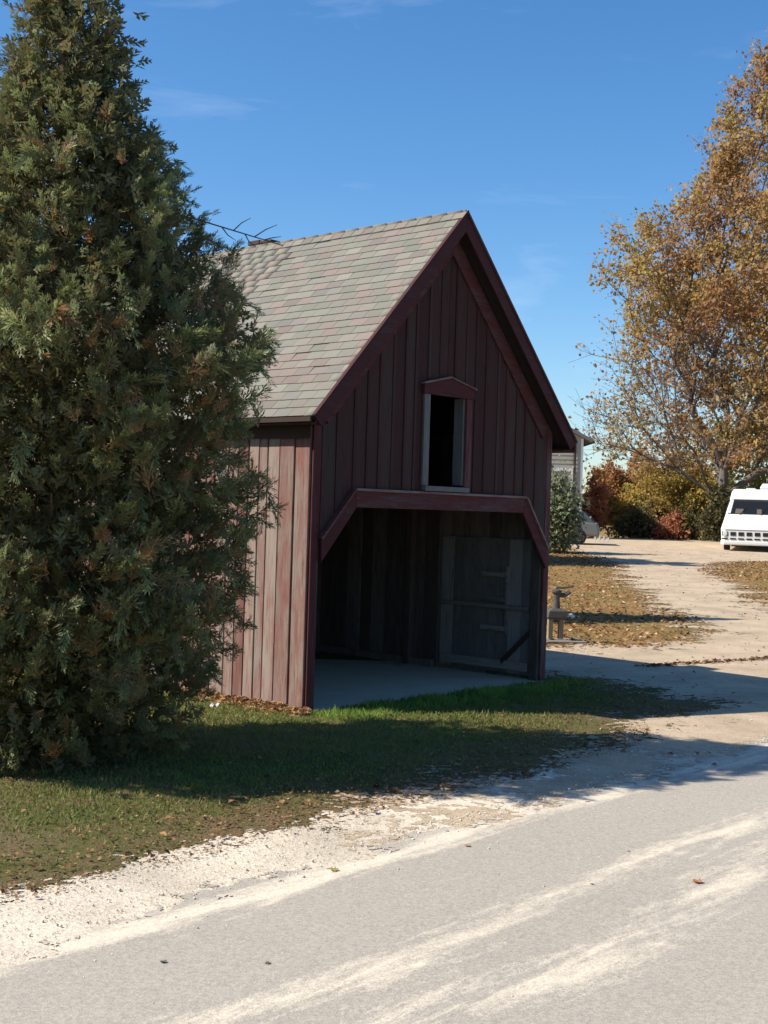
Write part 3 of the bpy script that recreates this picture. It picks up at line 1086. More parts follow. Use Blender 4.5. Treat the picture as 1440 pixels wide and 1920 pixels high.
def arborvitae():
    r = np.random.default_rng(21)
    root = empty('evergreen_tree', (CX, CY, 0))
    tag(root, 'tall bushy evergreen with browning tips in front of the barn side', 'tree')
    mb = MB()
    mb.tube([(0, 0, -.1), (.02, .01, 1.5), (-.02, .02, 3.2), (0.0, 0, 4.6), (-.06, 0, 6.1)], [.16, .13, .10, .06, .015], 8)
    mb.tube([(0.0, 0, 4.3), (.18, -.02, 5.0), (.24, 0, 5.9)], [.05, .035, .01], 6)
    mb.build('trunk', bark, root, smooth=True)
    NB = 9000
    # clumps: plume-like branch ends spread through the outer shell
    z = -.05 + 6.35 * r.random(NB * 4) ** 1.0
    rr = np.interp(z, prof_z, prof_r)
    k = r.random(len(z)) < (rr + .12) / 1.6
    z, rr = z[k], rr[k]
    n_ = len(z)
    th = r.uniform(0, 2 * np.pi, n_)
    # boughs bulge out and leave dark hollows between them
    lump = smooth_noise(th * 3.0 + 40, z * 2.4 - th * .5 + 17, 1.0, 4) * .65 + smooth_noise(th * 7 + 70, z * 6 + 57, 1.0, 14) * .35 - .5
    depth = np.where(r.random(n_) < .56, r.uniform(.88, 1.05, n_), r.uniform(.35, .9, n_))
    kp = r.random(n_) < np.where(depth < .88, 1.0, np.clip(.58 + lump * 3.4, .05, 1))
    sel = np.nonzero(kp)[0][:NB]
    z, rr, th, lump, depth = z[sel], rr[sel], th[sel], lump[sel], depth[sel]
    n_ = len(z)
    rad = rr * (1 + lump * .62) * depth
    ax = np.zeros(n_)
    c = np.stack([np.cos(th) * rad, np.sin(th) * rad, z], 1)
    out = np.stack([np.cos(th), np.sin(th), np.zeros(n_)], 1)
    axd = norm(out * .75 + np.array([0, 0, .55]) + r.normal(size=(n_, 3)) * .33)
    # twin leaders at the top
    top = z > 5.0
    c[top, 0] += np.where(r.random(top.sum()) < .5, .10, -.14)
    # inner filler: tufts deep in the tree, coloured darker as shade between boughs
    lay = [(.2, 0, 0, .5), (.6, 0, 0, .5), (.4, .2, .8, .5), (.4, -.2, -.8, .5), (.7, .15, .6, .4), (.7, -.15, -.6, .4)]
    V_, T_, S_, L_, W_, vr = [], [], [], [], [], []
    def sprays(org, sdir, sn, sl, lay, var, wk, tipk):
        lat = np.cross(sdir, sn)
        for (a_, s_, an, le) in lay:
            tt = sdir * math.cos(an) + lat * math.sin(an)
            V_.append(org + sdir * (sl * a_)[:, None] + lat * (sl * s_)[:, None])
            T_.append(tt); S_.append(np.cross(sn, tt))
            L_.append(sl * le); W_.append(sl * le * wk)
            vr.append(var + r.normal(0, .05, len(sl)) + tipk * (a_ - .4))
    ci = np.repeat(np.nonzero(depth < .88)[0][:3800], 8)
    sd0 = norm(axd[ci] + r.normal(size=(len(ci), 3)) * .6)
    sprays(c[ci] + r.normal(size=(len(ci), 3)) * .07, sd0, perp(sd0, r), r.uniform(.08, .15, len(ci)), lay, np.full(len(ci), .38), .40, .1)
    # outer plumes: long flat fronds, some reaching up and out, some drooping, each paler to its tip
    pi = np.nonzero(depth >= .9)[0]
    pi = pi[:3600]
    n2 = len(pi)
    droop = r.random(n2)
    pd = norm(out[pi] * r.uniform(.45, .9, n2)[:, None] + np.array([0, 0, 1.0]) * np.where(droop < .3, r.uniform(-.75, -.1, n2), r.uniform(.15, 1.15, n2))[:, None] + r.normal(size=(n2, 3)) * .30)
    plen = r.uniform(.12, .285, n2) * np.clip(.45 + rr[pi] * .5, .5, 1.1)
    pn = norm(np.cross(pd, rand_dirs(n2, r)) * .6 + out[pi] * .8)
    pn = norm(pn - pd * (pn * pd).sum(1, keepdims=True))
    plat = np.cross(pd, pn)
    porg = c[pi] - pd * (plen * .55)[:, None]
    brown = np.where(r.random(n2) < .30, r.uniform(.05, .34, n2), 0)
    pv = .58 + .30 * (smooth_noise(th[pi] * 2 + 9, z[pi] * 1.7, 1.0, 9) - .5) + r.normal(0, .08, n2) - brown
    NS = 11
    for k_ in range(NS):
        u = (k_ + .6) / NS
        side_ = 1 if k_ % 2 else -1
        wid = (.62 * (1 - u) ** .75 + .08) * (.7 + .6 * u)
        for sub in (0, 1):
            an = side_ * (.75 - .45 * u) + r.normal(0, .22, n2)
            if sub: an = an * .35 + r.normal(0, .25, n2)
            sdir = norm(pd * np.cos(an)[:, None] + plat * np.sin(an)[:, None] + pn * r.normal(0, .22, n2)[:, None] + np.array([0, 0, -.12 * u]))
            o_ = porg + pd * (plen * u)[:, None] + np.array([0, 0, -1.0]) * (plen * u * u * .12)[:, None]
            l_ = plen * (wid * .62 + .10) * r.uniform(.7, 1.25, n2)
            sprays(o_, sdir, norm(pn + r.normal(size=(n2, 3)) * .25), l_, [(.25, 0, 0, .52), (.72, 0, 0, .60), (.55, .15, .65, .42), (.55, -.15, -.65, .42)], pv - .24 + .46 * u, .24, .18)
    v, f = quads_from(np.concatenate(V_), np.concatenate(T_), np.concatenate(S_), np.concatenate(L_), np.concatenate(W_), .12)
    link('crown', np_mesh('crown', v, f, M['cedar'], var=np.repeat(np.clip(np.concatenate(vr), 0, 1), 4)), root)
    # dead shoots and inner branches
    mb = MB()
    for i in range(70):
        zz = r.uniform(.3, 5.2); t = r.uniform(0, 2 * np.pi); q = np.interp(zz, prof_z, prof_r) * r.uniform(.7, .98)
        mb.tube([(0, 0, zz - .35), (math.cos(t) * q * .5, math.sin(t) * q * .5, zz - .15), (math.cos(t) * q, math.sin(t) * q, zz + .1)], [.02, .014, .005], 4)
    mb.build('branch', bark, root)
    mb = MB()
    p0 = Vector((1.05, .15, 4.05)); p1 = Vector((1.63, .3, 3.92))
    mb.tube([(.2, .05, 4.24), p0, p1], [.008, .006, .004], 5)
    for u, d in ((.35, (.10, 0, .10)), (.5, (.05, 0, -.09)), (.62, (.14, .05, .11)), (.2, (.08, 0, -.10)), (.75, (.10, 0, .03))):
        a_ = p0.lerp(p1, u)
        mb.tube([a_, a_ + Vector(d) * .6, a_ + Vector(d) + Vector((.03, 0, 0))], [.005, .004, .002], 4)
    mb.build('dead_branch', bark, root)


arborvitae()

# a spruce standing out of sight behind the barn, known by the long pointed shadow it lays over the lawn
def spruce(x, y, h, rad):
    r = np.random.default_rng(5)
    root = empty('spruce_tree', (x, y, float(hz(x, y))))
    tag(root, 'dark pointed spruce hidden behind the barn, shadowing the leafy lawn', 'tree')
    MB().tube([(0, 0, -.1), (0, 0, h * .5), (0, 0, h * .98)], [.14, .08, .01], 7).build('trunk', bark, root)
    n_ = 9000
    z = h * (1 - r.random(n_) ** .55) ; z = np.clip(z, .15, h)
    t = r.uniform(0, 2 * np.pi, n_)
    q = (1 - z / h) * rad * r.uniform(.2, 1.05, n_) + .05
    c = np.stack([np.cos(t) * q, np.sin(t) * q, z - q * .15], 1)
    d = norm(np.stack([np.cos(t), np.sin(t), -.25 + 0 * t], 1) + r.normal(size=(n_, 3)) * .4)
    v, f = quads_from(c, d, perp(d, r), r.uniform(.12, .3, n_), r.uniform(.05, .1, n_))
    link('crown', np_mesh('crown', v, f, M['cedar'], var=np.repeat(np.clip(r.normal(.45, .1, n_), 0, 1), 4)), root)


spruce(0.0, 22.6, 6.0, 2.1)

# ------------------------------------------------------------------ the big maple and the autumn shrubs
mbark = mat_bark('maple_bark', (.13, .115, .105))
M['maple'] = mat_leaf('maple_leaves', [(0.0, (.26, .13, .07)), (.22, (.37, .20, .085)), (.42, (.42, .265, .105)), (.6, (.43, .31, .11)), (.8, (.44, .37, .11)), (1.0, (.30, .31, .10))], .5)
M['rust'] = mat_leaf('rusty_leaves', [(0.0, (.24, .12, .05)), (.4, (.40, .20, .08)), (.7, (.44, .28, .10)), (1.0, (.26, .25, .09))], .45)
M['yellow'] = mat_leaf('yellow_leaves', [(0.0, (.32, .18, .07)), (.3, (.44, .29, .085)), (.6, (.50, .39, .10)), (1.0, (.28, .28, .10))], .5)
M['red'] = mat_leaf('red_leaves', [(0.0, (.34, .11, .07)), (.5, (.50, .20, .11)), (1.0, (.50, .31, .15))], .5)
M['greenleaf'] = mat_leaf('shrub_leaves', [(0.0, (.10, .12, .06)), (.5, (.20, .225, .12)), (1.0, (.40, .39, .24))], .35, .4)
M['hedge'] = mat_leaf('dark_thicket_leaves', [(0.0, (.07, .065, .03)), (.5, (.16, .14, .055)), (1.0, (.34, .27, .09))], .35)


def sample_env(n_, zz, rr, ax, r, shell=.55, lumpy=.22):
    z = r.uniform(zz[0], zz[-1], n_ * 4)
    R_ = np.interp(z, zz, rr)
    k = r.random(len(z)) < (R_ / max(rr)) ** 2 + .08
    z, R_ = z[k][:n_], R_[k][:n_]
    t = r.uniform(0, 2 * np.pi, len(z))
    q = R_ * (r.uniform(shell ** 2, 1, len(z)) ** .5)
    q *= 1 + lumpy * (smooth_noise(t * 2 + 3, z * (.45 if lumpy < .3 else 1.3), 1.0, 3) - .5)
    return np.stack([np.interp(z, *ax) + np.cos(t) * q, np.sin(t) * q, z], 1)


def maple():
    r = np.random.default_rng(33)
    bx, by = 16.4, 64.0
    bz = float(hz(bx, by))
    zz = np.array([4.5, 6.0, 7.6, 10.2, 12.9, 15, 18.5, 20.7, 23.6, 25.4, 27]) - bz
    rr = np.array([5.6, 7.0, 7.6, 7.3, 6.9, 6.2, 4.6, 3.5, 2.6, 1.6, .4])
    ax = (np.array([0, 7, 26.]), np.array([0.2, .7, 3.6]))
    tips = sample_env(1500, zz, rr, ax, r, .30, .62)
    trunk = [(0, 0, -.2), (0, 0, .8), (.02, 0, 1.7), (.08, 0, 2.6), (.15, .05, 3.6), (.25, .05, 4.8), (.4, 0, 6.2)]
    def dens(p):
        # thin, half bare boughs low on the left; fuller above and to the right
        low = np.clip((p[:, 2] - 8.5) / 4.5, 0, 1); rt = np.clip((p[:, 0] + 2.2) / 3.5, 0, 1)
        hol = smooth_noise(p[:, 0] + p[:, 1] * .6 + 50, p[:, 2] + p[:, 1] * .3 + 30, 1.3, 8)
        base = np.maximum(low * .95, rt * .8)
        return np.clip(.13 + base * (-.2 + 1.75 * hol), .05, 1)
    def varf(c, r):
        nz = smooth_noise(c[:, 0] + 60, c[:, 2] + c[:, 1] * .5 + 60, 2.2, 12)
        y_ = np.clip((7.5 - c[:, 2]) / 5, 0, 1) * np.clip((c[:, 0] + 1) / 4, 0, 1)
        return .34 + .55 * (nz - .5) + .45 * y_ + r.normal(0, .13, len(c)) + np.clip((c[:, 0] - 3) / 12, 0, .2)
    broad_plant('maple_tree', 'tall orange maple with half bare spreading boughs behind the motorhome', 'tree', (bx, by, bz), trunk, tips, mbark, M['maple'], r,
                seg=.8, rtip=.013, twigs=2, twig_len=1.0, leaves=22, lsize=.165, spread=.38, varf=varf, density=dens, pathw=.55, curve=.22)


maple()


def bush(name, label, x, y, w, h, mat, seed, tips=60, leaves=10, lsize=.14, vm=.5, cat='shrub', z0=.35, group=None):
    r = np.random.default_rng(seed)
    zz = np.array([z0, h * .35, h * .65, h * .88, h]); rr = np.array([.62, 1.0, .9, .55, .15]) * w
    tp = []
    for q in range(4):      # several leaders of unequal height make an uneven outline
        k_ = 1.0 if q == 0 else r.uniform(.55, .95)
        one = sample_env(tips // 4 + 1, zz * k_, rr * r.uniform(.5, .75), (np.array([0, h]), np.array([0, 0.])), r, .2, .8)
        an = r.uniform(0, 6.28) if q else 0
        tp.append(one + np.array([math.cos(an), math.sin(an) * .7, 0]) * w * (r.uniform(.3, .6) if q else .1))
    tp = np.concatenate(tp)
    trunk = [(0, 0, -.15), (0, 0, .1), (.03, 0, .3)]
    nzs = seed * 7.3
    def varf(c, r):
        return vm + .5 * (smooth_noise(c[:, 0] + nzs + 50, c[:, 2] + c[:, 1] + 40, .8, seed) - .5) + r.normal(0, .13, len(c))
    return broad_plant(name, label, cat, (x, y, float(hz(x, y))), trunk, tp, mbark, mat, r, seg=.4, rtip=.008, twigs=3, twig_len=.45 * min(w, 1.3), leaves=max(6, leaves - 4), lsize=lsize * .9, spread=.32, varf=varf, group=group)


def at(px, d):
    return (px - 720) / F * d


bush('shrub', 'green leafy shrub just right of the barn, in front of the silver car', at(1044, 47), 47, .92, 2.8, M['greenleaf'], 41, 130, 11, .15, .5)
bush('shrub', 'bright red shrub growing right behind the silver car', at(1112, 66), 66, .75, 3.0, M['red'], 42, 90, 12, .16, .5)
bush('small_tree', 'rust brown small tree rising above the red shrub beside the house', at(1142, 72), 72, 2.0, 5.2, M['rust'], 43, 150, 12, .18, .45, 'tree', .8)
bush('shrub', 'bright yellow shrub left of the maple trunk', at(1205, 70), 70, 1.9, 3.7, M['yellow'], 44, 130, 12, .18, .5)
bush('shrub', 'golden shrub growing under the maple, close left of its trunk', at(1282, 67), 67, 1.7, 4.0, M['yellow'], 45, 130, 12, .18, .42)
bush('shrub', 'dark brownish shrub standing for the shadow below the yellow shrub', at(1196, 68), 67.4, 1.5, 1.6, M['hedge'], 46, 90, 12, .16, .3)  # dark-leaved shape takes the place of the shadow under the shrubs
bush('shrub', 'low red shrub at the crest of the driveway, before the golden shrub', at(1262, 65), 65.3, .7, 1.2, M['red'], 47, 28, 12, .13, .4)
bush('shrub', 'dark olive shrub between the maple trunk and the motorhome', at(1338, 64), 63.2, .9, 2.7, M['hedge'], 48, 90, 12, .15, .35)
bush('shrub', 'olive green shrub left of the maple trunk, beside the low red shrub', at(1306, 64), 66.0, 1.0, 1.9, M['hedge'], 49, 80, 12, .15, .62)
bush('shrub', 'yellow green shrub rising behind the motorhome roof', at(1412, 70), 70, 2.0, 3.9, M['yellow'], 50, 120, 12, .18, .8)
bush('small_tree', 'russet tree far behind the yellow shrub', at(1225, 84), 84, 3.0, 6.0, M['rust'], 51, 150, 12, .24, .5, 'tree', .6)
bush('small_tree', 'dull green tree far behind the motorhome', at(1440, 88), 88, 3.2, 5.6, M['hedge'], 52, 140, 12, .24, .75, 'tree', .6)
bush('small_tree', 'olive brown tree far behind the maple trunk', at(1335, 90), 90, 3.4, 5.0, M['rust'], 53, 150, 12, .24, .85, 'tree', .4)

bush('small_tree', 'round leafy tree hidden behind the barn, shading the upper drive', 0.2, 41.0, 4.0, 8.2, M['rust'], 54, 420, 16, .30, .5, 'tree', 1.0)

# ------------------------------------------------------------------ house beyond the barn
M['siding'] = mat_plain('pale_siding', (.36, .33, .28), .7, .2, var=.06)
M['white'] = mat_plain('white_paint', (.78, .77, .74), .5, .3, var=.04)
M['houseroof'] = mat_plain('grey_roof', (.17, .165, .165), .9, .1, var=.25, scale=20)
M['glass'] = mat_plain('window_glass', (.02, .028, .034), .08, .6, var=.1)
M['black'] = mat_plain('black_rubber', (.018, .018, .018), .8, .2)
M['chrome'] = mat_plain('dull_metal', (.45, .45, .46), .35, .5, .9)


def house():
    hx1 = at(1089, 61); hw = 9.0
    hx0 = hx1 - hw
    gz = float(hz(5, 62)) - .1
    root = empty('house', (hx0, 61, gz))
    tag(root, 'pale sided house with grey roof, mostly hidden behind the barn', 'house')
    ez = 5.55 - gz; pk = ez + hw / 2 * .5
    mb = MB()
    mb.extrude([(0, 0, 0), (hw, 0, 0), (hw, 0, ez), (hw / 2, 0, pk), (0, 0, ez)], [(0, 9, 0), (hw, 9, 0), (hw, 9, ez), (hw / 2, 9, pk), (0, 9, ez)])
    wall = mb.build('wall', M['siding'], root)
    for k in range(int((ez - .6) / .2)):
        z = .35 + k * .2
        MB().hexa([(0.02, -.022, z), (hw - .09, -.022, z), (hw - .09, -.002, z), (.02, -.002, z), (.02, -.006, z + .196), (hw - .09, -.006, z + .196), (hw - .09, -.002, z + .196), (.02, -.002, z + .196)]).build('siding_board', M['siding'], wall)
    MB().box(hw - .088, hw + .02, -.03, .08, 0, ez).build('corner_board', M['white'], wall)
    rf = MB()
    for s in (-1, 1):
        ex = hw / 2 + s * (hw / 2 + .38); ezz = ez - .38 * .5
        rf.hexa([(ex, -.35, ezz), (ex, 9.3, ezz), (hw / 2, 9.3, pk), (hw / 2, -.35, pk), (ex, -.35, ezz + .16), (ex, 9.3, ezz + .16), (hw / 2, 9.3, pk + .16), (hw / 2, -.35, pk + .16)])
    r_ = rf.build('roof', M['houseroof'], root)
    MB().box(hw + .39, hw + .49, -.35, 9.3, ez - .22, ez - .10).build('gutter', M['dark_wood'], r_)
    MB().tube([(hw - .38, -.10, ez - .2), (hw - .38, -.10, .1)], .06, 8).build('downpipe', M['dark_wood'], root)
    wd = empty('garage_door'); wd.parent = root
    x0, x1, z1 = hw - 3.3, hw - .52, 3.75 - gz + .25
    MB().box(x0, x1, -.035, -.024, .5, z1).build('door_panel', M['siding'], wd)
    MB().box(x0 - .1, x1 + .1, -.06, -.026, z1 + .002, z1 + .14).build('frame', M['white'], wd)
    MB().box(x1 + .002, x1 + .1, -.058, -.026, .5, z1).build('frame', M['white'], wd)
    MB().box(x0 - .1, x0 - .002, -.058, -.026, .5, z1).build('frame', M['white'], wd)
    for k in range(3):
        MB().box(x0 + .25, x1 - .2, -.05, -.037, z1 - .3 - k * .55, z1 - .12 - k * .55).build('panel', M['siding'], wd)


house()

# ------------------------------------------------------------------ motorhome
M['rvwhite'] = mat_plain('motorhome_paint', (.60, .59, .56), .4, .4, var=.06)
M['rvglass'] = mat_plain('motorhome_glass', (.012, .013, .016), .25, .25, var=.2)
M['dashgrey'] = mat_plain('dash_cloth', (.11, .09, .08), .8, .1)
M['rimgrey'] = mat_plain('dull_rim', (.16, .16, .165), .5, .4, .4)
M['lamp'] = mat_plain('lamp_glass', (.55, .56, .55), .15, .6)
M['amber'] = mat_plain('amber_lens', (.45, .18, .03), .3, .5)


def wheel(parent, name, loc, r_, w, axis='x'):
    wo = empty(name); wo.parent = parent; wo.location = loc
    def ringx(x, rad, n=20):
        return [(x, math.cos(t) * rad, math.sin(t) * rad) for t in [2 * math.pi * k / n for k in range(n)]]
    MB().loft([ringx(-w / 2, r_ * .62), ringx(-w / 2, r_ * .93), ringx(-w * .36, r_), ringx(w * .36, r_), ringx(w / 2, r_ * .93), ringx(w / 2, r_ * .62)]).build('tyre', M['black'], wo, smooth=False)
    MB().loft([ringx(-w / 2 - .006, r_ * .60), ringx(-w / 2 - .02, r_ * .45), ringx(-w / 2 + .0, r_ * .2)]).build('rim', M['rimgrey'], wo)
    MB().loft([ringx(w / 2 + .006, r_ * .60), ringx(w / 2 + .02, r_ * .45), ringx(w / 2 + .0, r_ * .2)]).build('rim', M['rimgrey'], wo)
    if axis == 'y': wo.rotation_euler = (0, 0, math.pi / 2)
    return wo


def motorhome(px, d, rz):
    x = at(px, d)
    root = empty('motorhome', (x, d, float(hz(x, d)) + .01), rz)
    root.scale = (.94, .94, .94)
    tag(root, 'white motorhome parked facing the viewer at the top of the drive', 'motorhome')
    # (y of the front skin, z, half width)
    st = [(.10, .30, 1.10), (.0, .42, 1.17), (-.02, .95, 1.20), (.10, 1.02, 1.19), (.52, 1.58, 1.06), (.98, 2.26, .93), (1.08, 2.56, .87), (1.30, 2.70, .80)]
    Ln = 7.2
    mb = MB()
    rings = []
    for (yf, z, hw) in st:
        c = min(.18, hw * .2)
        rings.append([(-hw + c, yf, z), (hw - c, yf, z), (hw, yf + c, z), (hw, Ln - .1, z), (hw - .1, Ln, z), (-hw + .1, Ln, z), (-hw, Ln - .1, z), (-hw, yf + c, z)])
    mb.loft(rings)
    body = mb.build('body', M['rvwhite'], root, bevel=.03)
    # windscreen lying on the raked face between stations 4 and 5
    def face(u, v, off=.0):
        (y0, z0, h0), (y1, z1, h1) = st[4], st[5]
        h = (h0 + (h1 - h0) * v) - .14
        n_ = Vector((0, -(z1 - z0), (y1 - y0))).normalized()
        return Vector((u * h, y0 + (y1 - y0) * v, z0 + (z1 - z0) * v)) + n_ * off
    def pane(u0, u1, v0, v1, name, mat, o0=.002, o1=.012):
        MB().hexa([face(u0, v0, o0), face(u1, v0, o0), face(u1, v1, o0), face(u0, v1, o0), face(u0, v0, o1), face(u1, v0, o1), face(u1, v1, o1), face(u0, v1, o1)]).build(name, M[mat], root)
    pane(-1.04, 1.04, .02, .98, 'windscreen_seal', 'black', .001, .006)
    pane(-.90, .90, .05, .95, 'windscreen', 'rvglass', .007, .014)
    for sg in (-1, 1):
        pane(min(sg * .93, sg * 1.02), max(sg * .93, sg * 1.02), .06, .94, 'quarter_light', 'lamp', .007, .013)
    pane(-.88, .88, .84, .945, 'sun_strip', 'black', .015, .017)
    for (ua, ub) in ((-.72, -.36), (.28, .50)):
        pane(ua, ub, .055, .36, 'seat_back', 'dashgrey', .0145, .0165)
    for u in (-.5, .45):
        MB().tube([face(u, -.02, .03), face(u + .28, .42, .03)], .012, 4).build('wiper', M['black'], root)
    for s in (-1, 1):
        MB().hexa([(s * 1.072, .80, 1.66), (s * 1.072, 1.5, 1.66), (s * 1.052, 1.5, 1.70), (s * 1.052, .80, 1.70), (s * .955, 1.06, 2.2), (s * .955, 1.6, 2.2), (s * .935, 1.6, 2.24), (s * .935, 1.06, 2.24)]).build('side_window', M['glass'], root)
    # grille: seven openings, the outer two are lamps
    for k in range(-3, 4):
        xc = k * .335
        if abs(k) == 3:
            h_ = MB().loft([[(xc + math.cos(t) * q, yv, .745 + math.sin(t) * q) for t in [2 * math.pi * j / 16 for j in range(16)]] for q, yv in ((.10, -.022), (.10, -.045), (.06, -.055))]).build('headlight', M['lamp'], root)
            MB().box(xc - .125, xc + .125, -.026, -.021, .655, .835).build('bezel', M['black'], h_)
        else:
            MB().box(xc - .115, xc + .115, -.030, -.0215, .665, .825).build('grille_opening', M['black'], root, bevel=.004)
        MB().box(xc - .125, xc + .125, -.030, -.0215, .50, .565).build('grille_slot', M['black'], root)
    b = MB()
    b.loft([[(-1.18, yv, zv), (-1.02, yv - .09, zv), (1.02, yv - .09, zv), (1.18, yv, zv), (1.18, yv + .16, zv), (-1.18, yv + .16, zv)] for yv, zv in ((-.05, .27), (-.07, .32), (-.07, .42), (-.05, .45))])
    b.build('bumper', M['rvwhite'], root)
    MB().box(-1.0, 1.0, -.034, -.024, .905, .935).build('hood_seam', M['chrome'], root)
    for k in range(5):
        MB().box(-.42 + k * .21 - .04, -.42 + k * .21 + .04, 1.055, 1.10, 2.40, 2.44).build('marker_light', M['amber'], root)
    MB().loft([[(.30, 1.9, 2.701), (.95, 1.9, 2.701), (.95, 2.8, 2.701), (.30, 2.8, 2.701)], [(.28, 1.88, 2.80), (.97, 1.88, 2.80), (.97, 2.82, 2.80), (.28, 2.82, 2.80)], [(.38, 2.0, 2.98), (.90, 2.0, 2.98), (.90, 2.7, 2.98), (.38, 2.7, 2.98)]]).build('air_conditioner', M['rvwhite'], root, bevel=.02)
    MB().box(-.30, .1, 1.7, 2.1, 2.701, 2.76).build('roof_vent', M['rvwhite'], root, bevel=.015)
    for s in (-1, 1):
        for yy in (.95, 5.3):
            wheel(root, 'wheel', (s * .98, yy, .37), .37, .24)


motorhome(1406, 52.5, math.radians(-19))


def silver_car(x, y, rz):
    root = empty('parked_car', (x, y, float(hz(x, y)) + .008), rz)
    tag(root, 'silver car parked behind the green shrub near the house', 'car')
    paint = mat_plain('silver_paint', (.17, .17, .16), .3, .5, .3, var=.05)
    # side profile along local x (front at +x), loft across y
    low = [(-2.2, .34), (-2.22, .62), (-2.12, .92), (-1.2, .98), (.9, .95), (1.75, .80), (2.12, .66), (2.2, .36)]
    mb = MB()
    rings = []
    for yv, sh, zl in ((-.86, .97, .06), (-.80, 1.0, 0), (.80, 1.0, 0), (.86, .97, .06)):
        rings.append([(a_ * sh, yv, b_ - (zl if b_ > .6 else -zl)) for a_, b_ in low])
    mb.loft(rings)
    mb.build('body', paint, root, bevel=.05)
    cab = [(-2.02, .93), (-1.55, 1.36), (-.9, 1.47), (.1, 1.44), (.55, 1.28), (1.12, .93)]
    mb = MB()
    rings = [[(a_ * .99, yv, min(b_, hmax)) for a_, b_ in cab] for yv, hmax in ((-.82, .935), (-.64, 1.5), (.64, 1.5), (.82, .935))]
    mb.loft(rings)
    mb.build('cabin', paint, root, bevel=.03)
    for s in (-1, 1):
        for xs_ in ([(-1.62, 1.0), (-1.42, 1.33), (-.85, 1.39), (-.55, 1.39), (-.55, 1.0)], [(-.45, 1.0), (-.45, 1.39), (.08, 1.37), (.46, 1.24), (.86, 1.0)]):
            yy = lambda z: s * (.82 - (z - .935) / .535 * .18 + .004)
            MB().extrude([(a_, yy(b_), b_) for a_, b_ in xs_], [(a_, yy(b_) + s * .008, b_) for a_, b_ in xs_]).build('side_window', M['glass'], root)
    for (p, q) in (((.60, 1.27), (1.08, .965)), ((-1.6, 1.34), (-1.98, .975))):
        sx = 1 if p[0] > 0 else -1
        MB().hexa([(p[0] + sx * .012, -.58, p[1]), (q[0] + sx * .012, -.72, q[1]), (q[0] + sx * .012, .72, q[1]), (p[0] + sx * .012, .58, p[1]),
                   (p[0] + sx * .03, -.58, p[1] + .012), (q[0] + sx * .03, -.72, q[1] + .012), (q[0] + sx * .03, .72, q[1] + .012), (p[0] + sx * .03, .58, p[1] + .012)]).build('windscreen', M['glass'], root)
    for xx in (-1.35, 1.35):
        for s in (-1, 1):
            wheel(root, 'wheel', (xx, s * .78, .32), .32, .2, 'y')
    for s in (-1, 1):
        MB().box(2.06, 2.16, s * .6 - .16, s * .6 + .16, .60, .70).build('headlight', M['lamp'], root, bevel=.02)


silver_car(at(1119, 55) - 2.16, 55.0, math.radians(176))

M['greywhite'] = mat_plain('weathered_white_paint', (.42, .41, .38), .7, .2)
# white pickets leaning by the car
fence = empty('picket_fence', (at(1116, 57), 57.0, float(hz(9, 57)) + .01), math.radians(-20))
tag(fence, 'short run of low white pickets beside the silver car', 'fence')
for k in range(4):
    MB().extrude([(k * .19, -.02, 0), (k * .19 + .07, -.02, 0), (k * .19 + .07, -.02, .36 - k * .05), (k * .19 + .035, -.02, .41 - k * .05), (k * .19, -.02, .36 - k * .05)],
                 [(k * .19, 0, 0), (k * .19 + .07, 0, 0), (k * .19 + .07, 0, .36 - k * .05), (k * .19 + .035, 0, .41 - k * .05), (k * .19, 0, .36 - k * .05)]).build('picket', M['greywhite'], fence)
MB().box(-.03, .68, .003, .03, .14, .20).build('rail', M['greywhite'], fence)

# ------------------------------------------------------------------ old hand pump right of the barn
iron = mat_plain('weathered_iron', (.10, .09, .08), .75, .3, .4, var=.4, scale=30)
postw = mat_wood('pale_post_wood', (.26, .21, .13), (.32, .27, .18), worn=.5)


M['slab'] = mat_plain('dirty_concrete', (.20, .18, .155), .9, .1, var=.3, scale=9)


def pump():
    x, y = ground_at(1041, 1204)
    root = empty('hand_pump', (x, y, float(hz(x, y))), math.radians(8))
    tag(root, 'old iron hand pump on timber legs and a low concrete slab beside the barn', 'pump')
    MB().box(-.28, .42, -.22, .3, -.05, .035).build('slab', M['slab'], root, bevel=.012)
    for xx in (-.085, .075):
        MB().box(xx - .035, xx + .035, -.04, .04, .051, .34).build('leg', postw, root, bevel=.006)
    MB().loft([[(-.13, -.1, .341), (.13, -.1, .341), (.13, .1, .341), (-.13, .1, .341)], [(-.15, -.11, .37), (.15, -.11, .37), (.15, .11, .37), (-.15, .11, .37)], [(-.13, -.1, .46), (.13, -.1, .46), (.13, .1, .46), (-.13, .1, .46)], [(-.07, -.06, .50), (.07, -.06, .50), (.07, .06, .50), (-.07, .06, .50)]]).build('housing', iron, root, bevel=.008)
    def rg(z, r_): return [(math.cos(t) * r_, math.sin(t) * r_, z) for t in [2 * math.pi * k / 12 for k in range(12)]]
    MB().loft([rg(.50, .062), rg(.62, .048), rg(.70, .05), rg(.73, .075), rg(.76, .075), rg(.78, .03)]).build('barrel', iron, root, smooth=False)
    MB().tube([(.03, 0, .69), (.10, 0, .685), (.16, 0, .71), (.20, 0, .745)], [.035, .034, .032, .03], 8).build('spout', iron, root)
    MB().tube([(-.04, 0, .76), (.0, 0, .80), (.12, 0, .80), (.26, 0, .83)], [.018, .018, .015, .012], 6).build('handle', iron, root)
    MB().tube([(.16, -.03, .40), (.22, -.05, .41), (.25, -.06, .37)], [.025, .03, .03], 8).build('valve', M['chrome'], root)


pump()

# ------------------------------------------------------------------ grass, leaf litter, stones (nobody could count them)
bp = [barn_xy(-.02, -.03), barn_xy(BW + .03, -.03), barn_xy(BW + .03, BL), barn_xy(-.02, BL)]


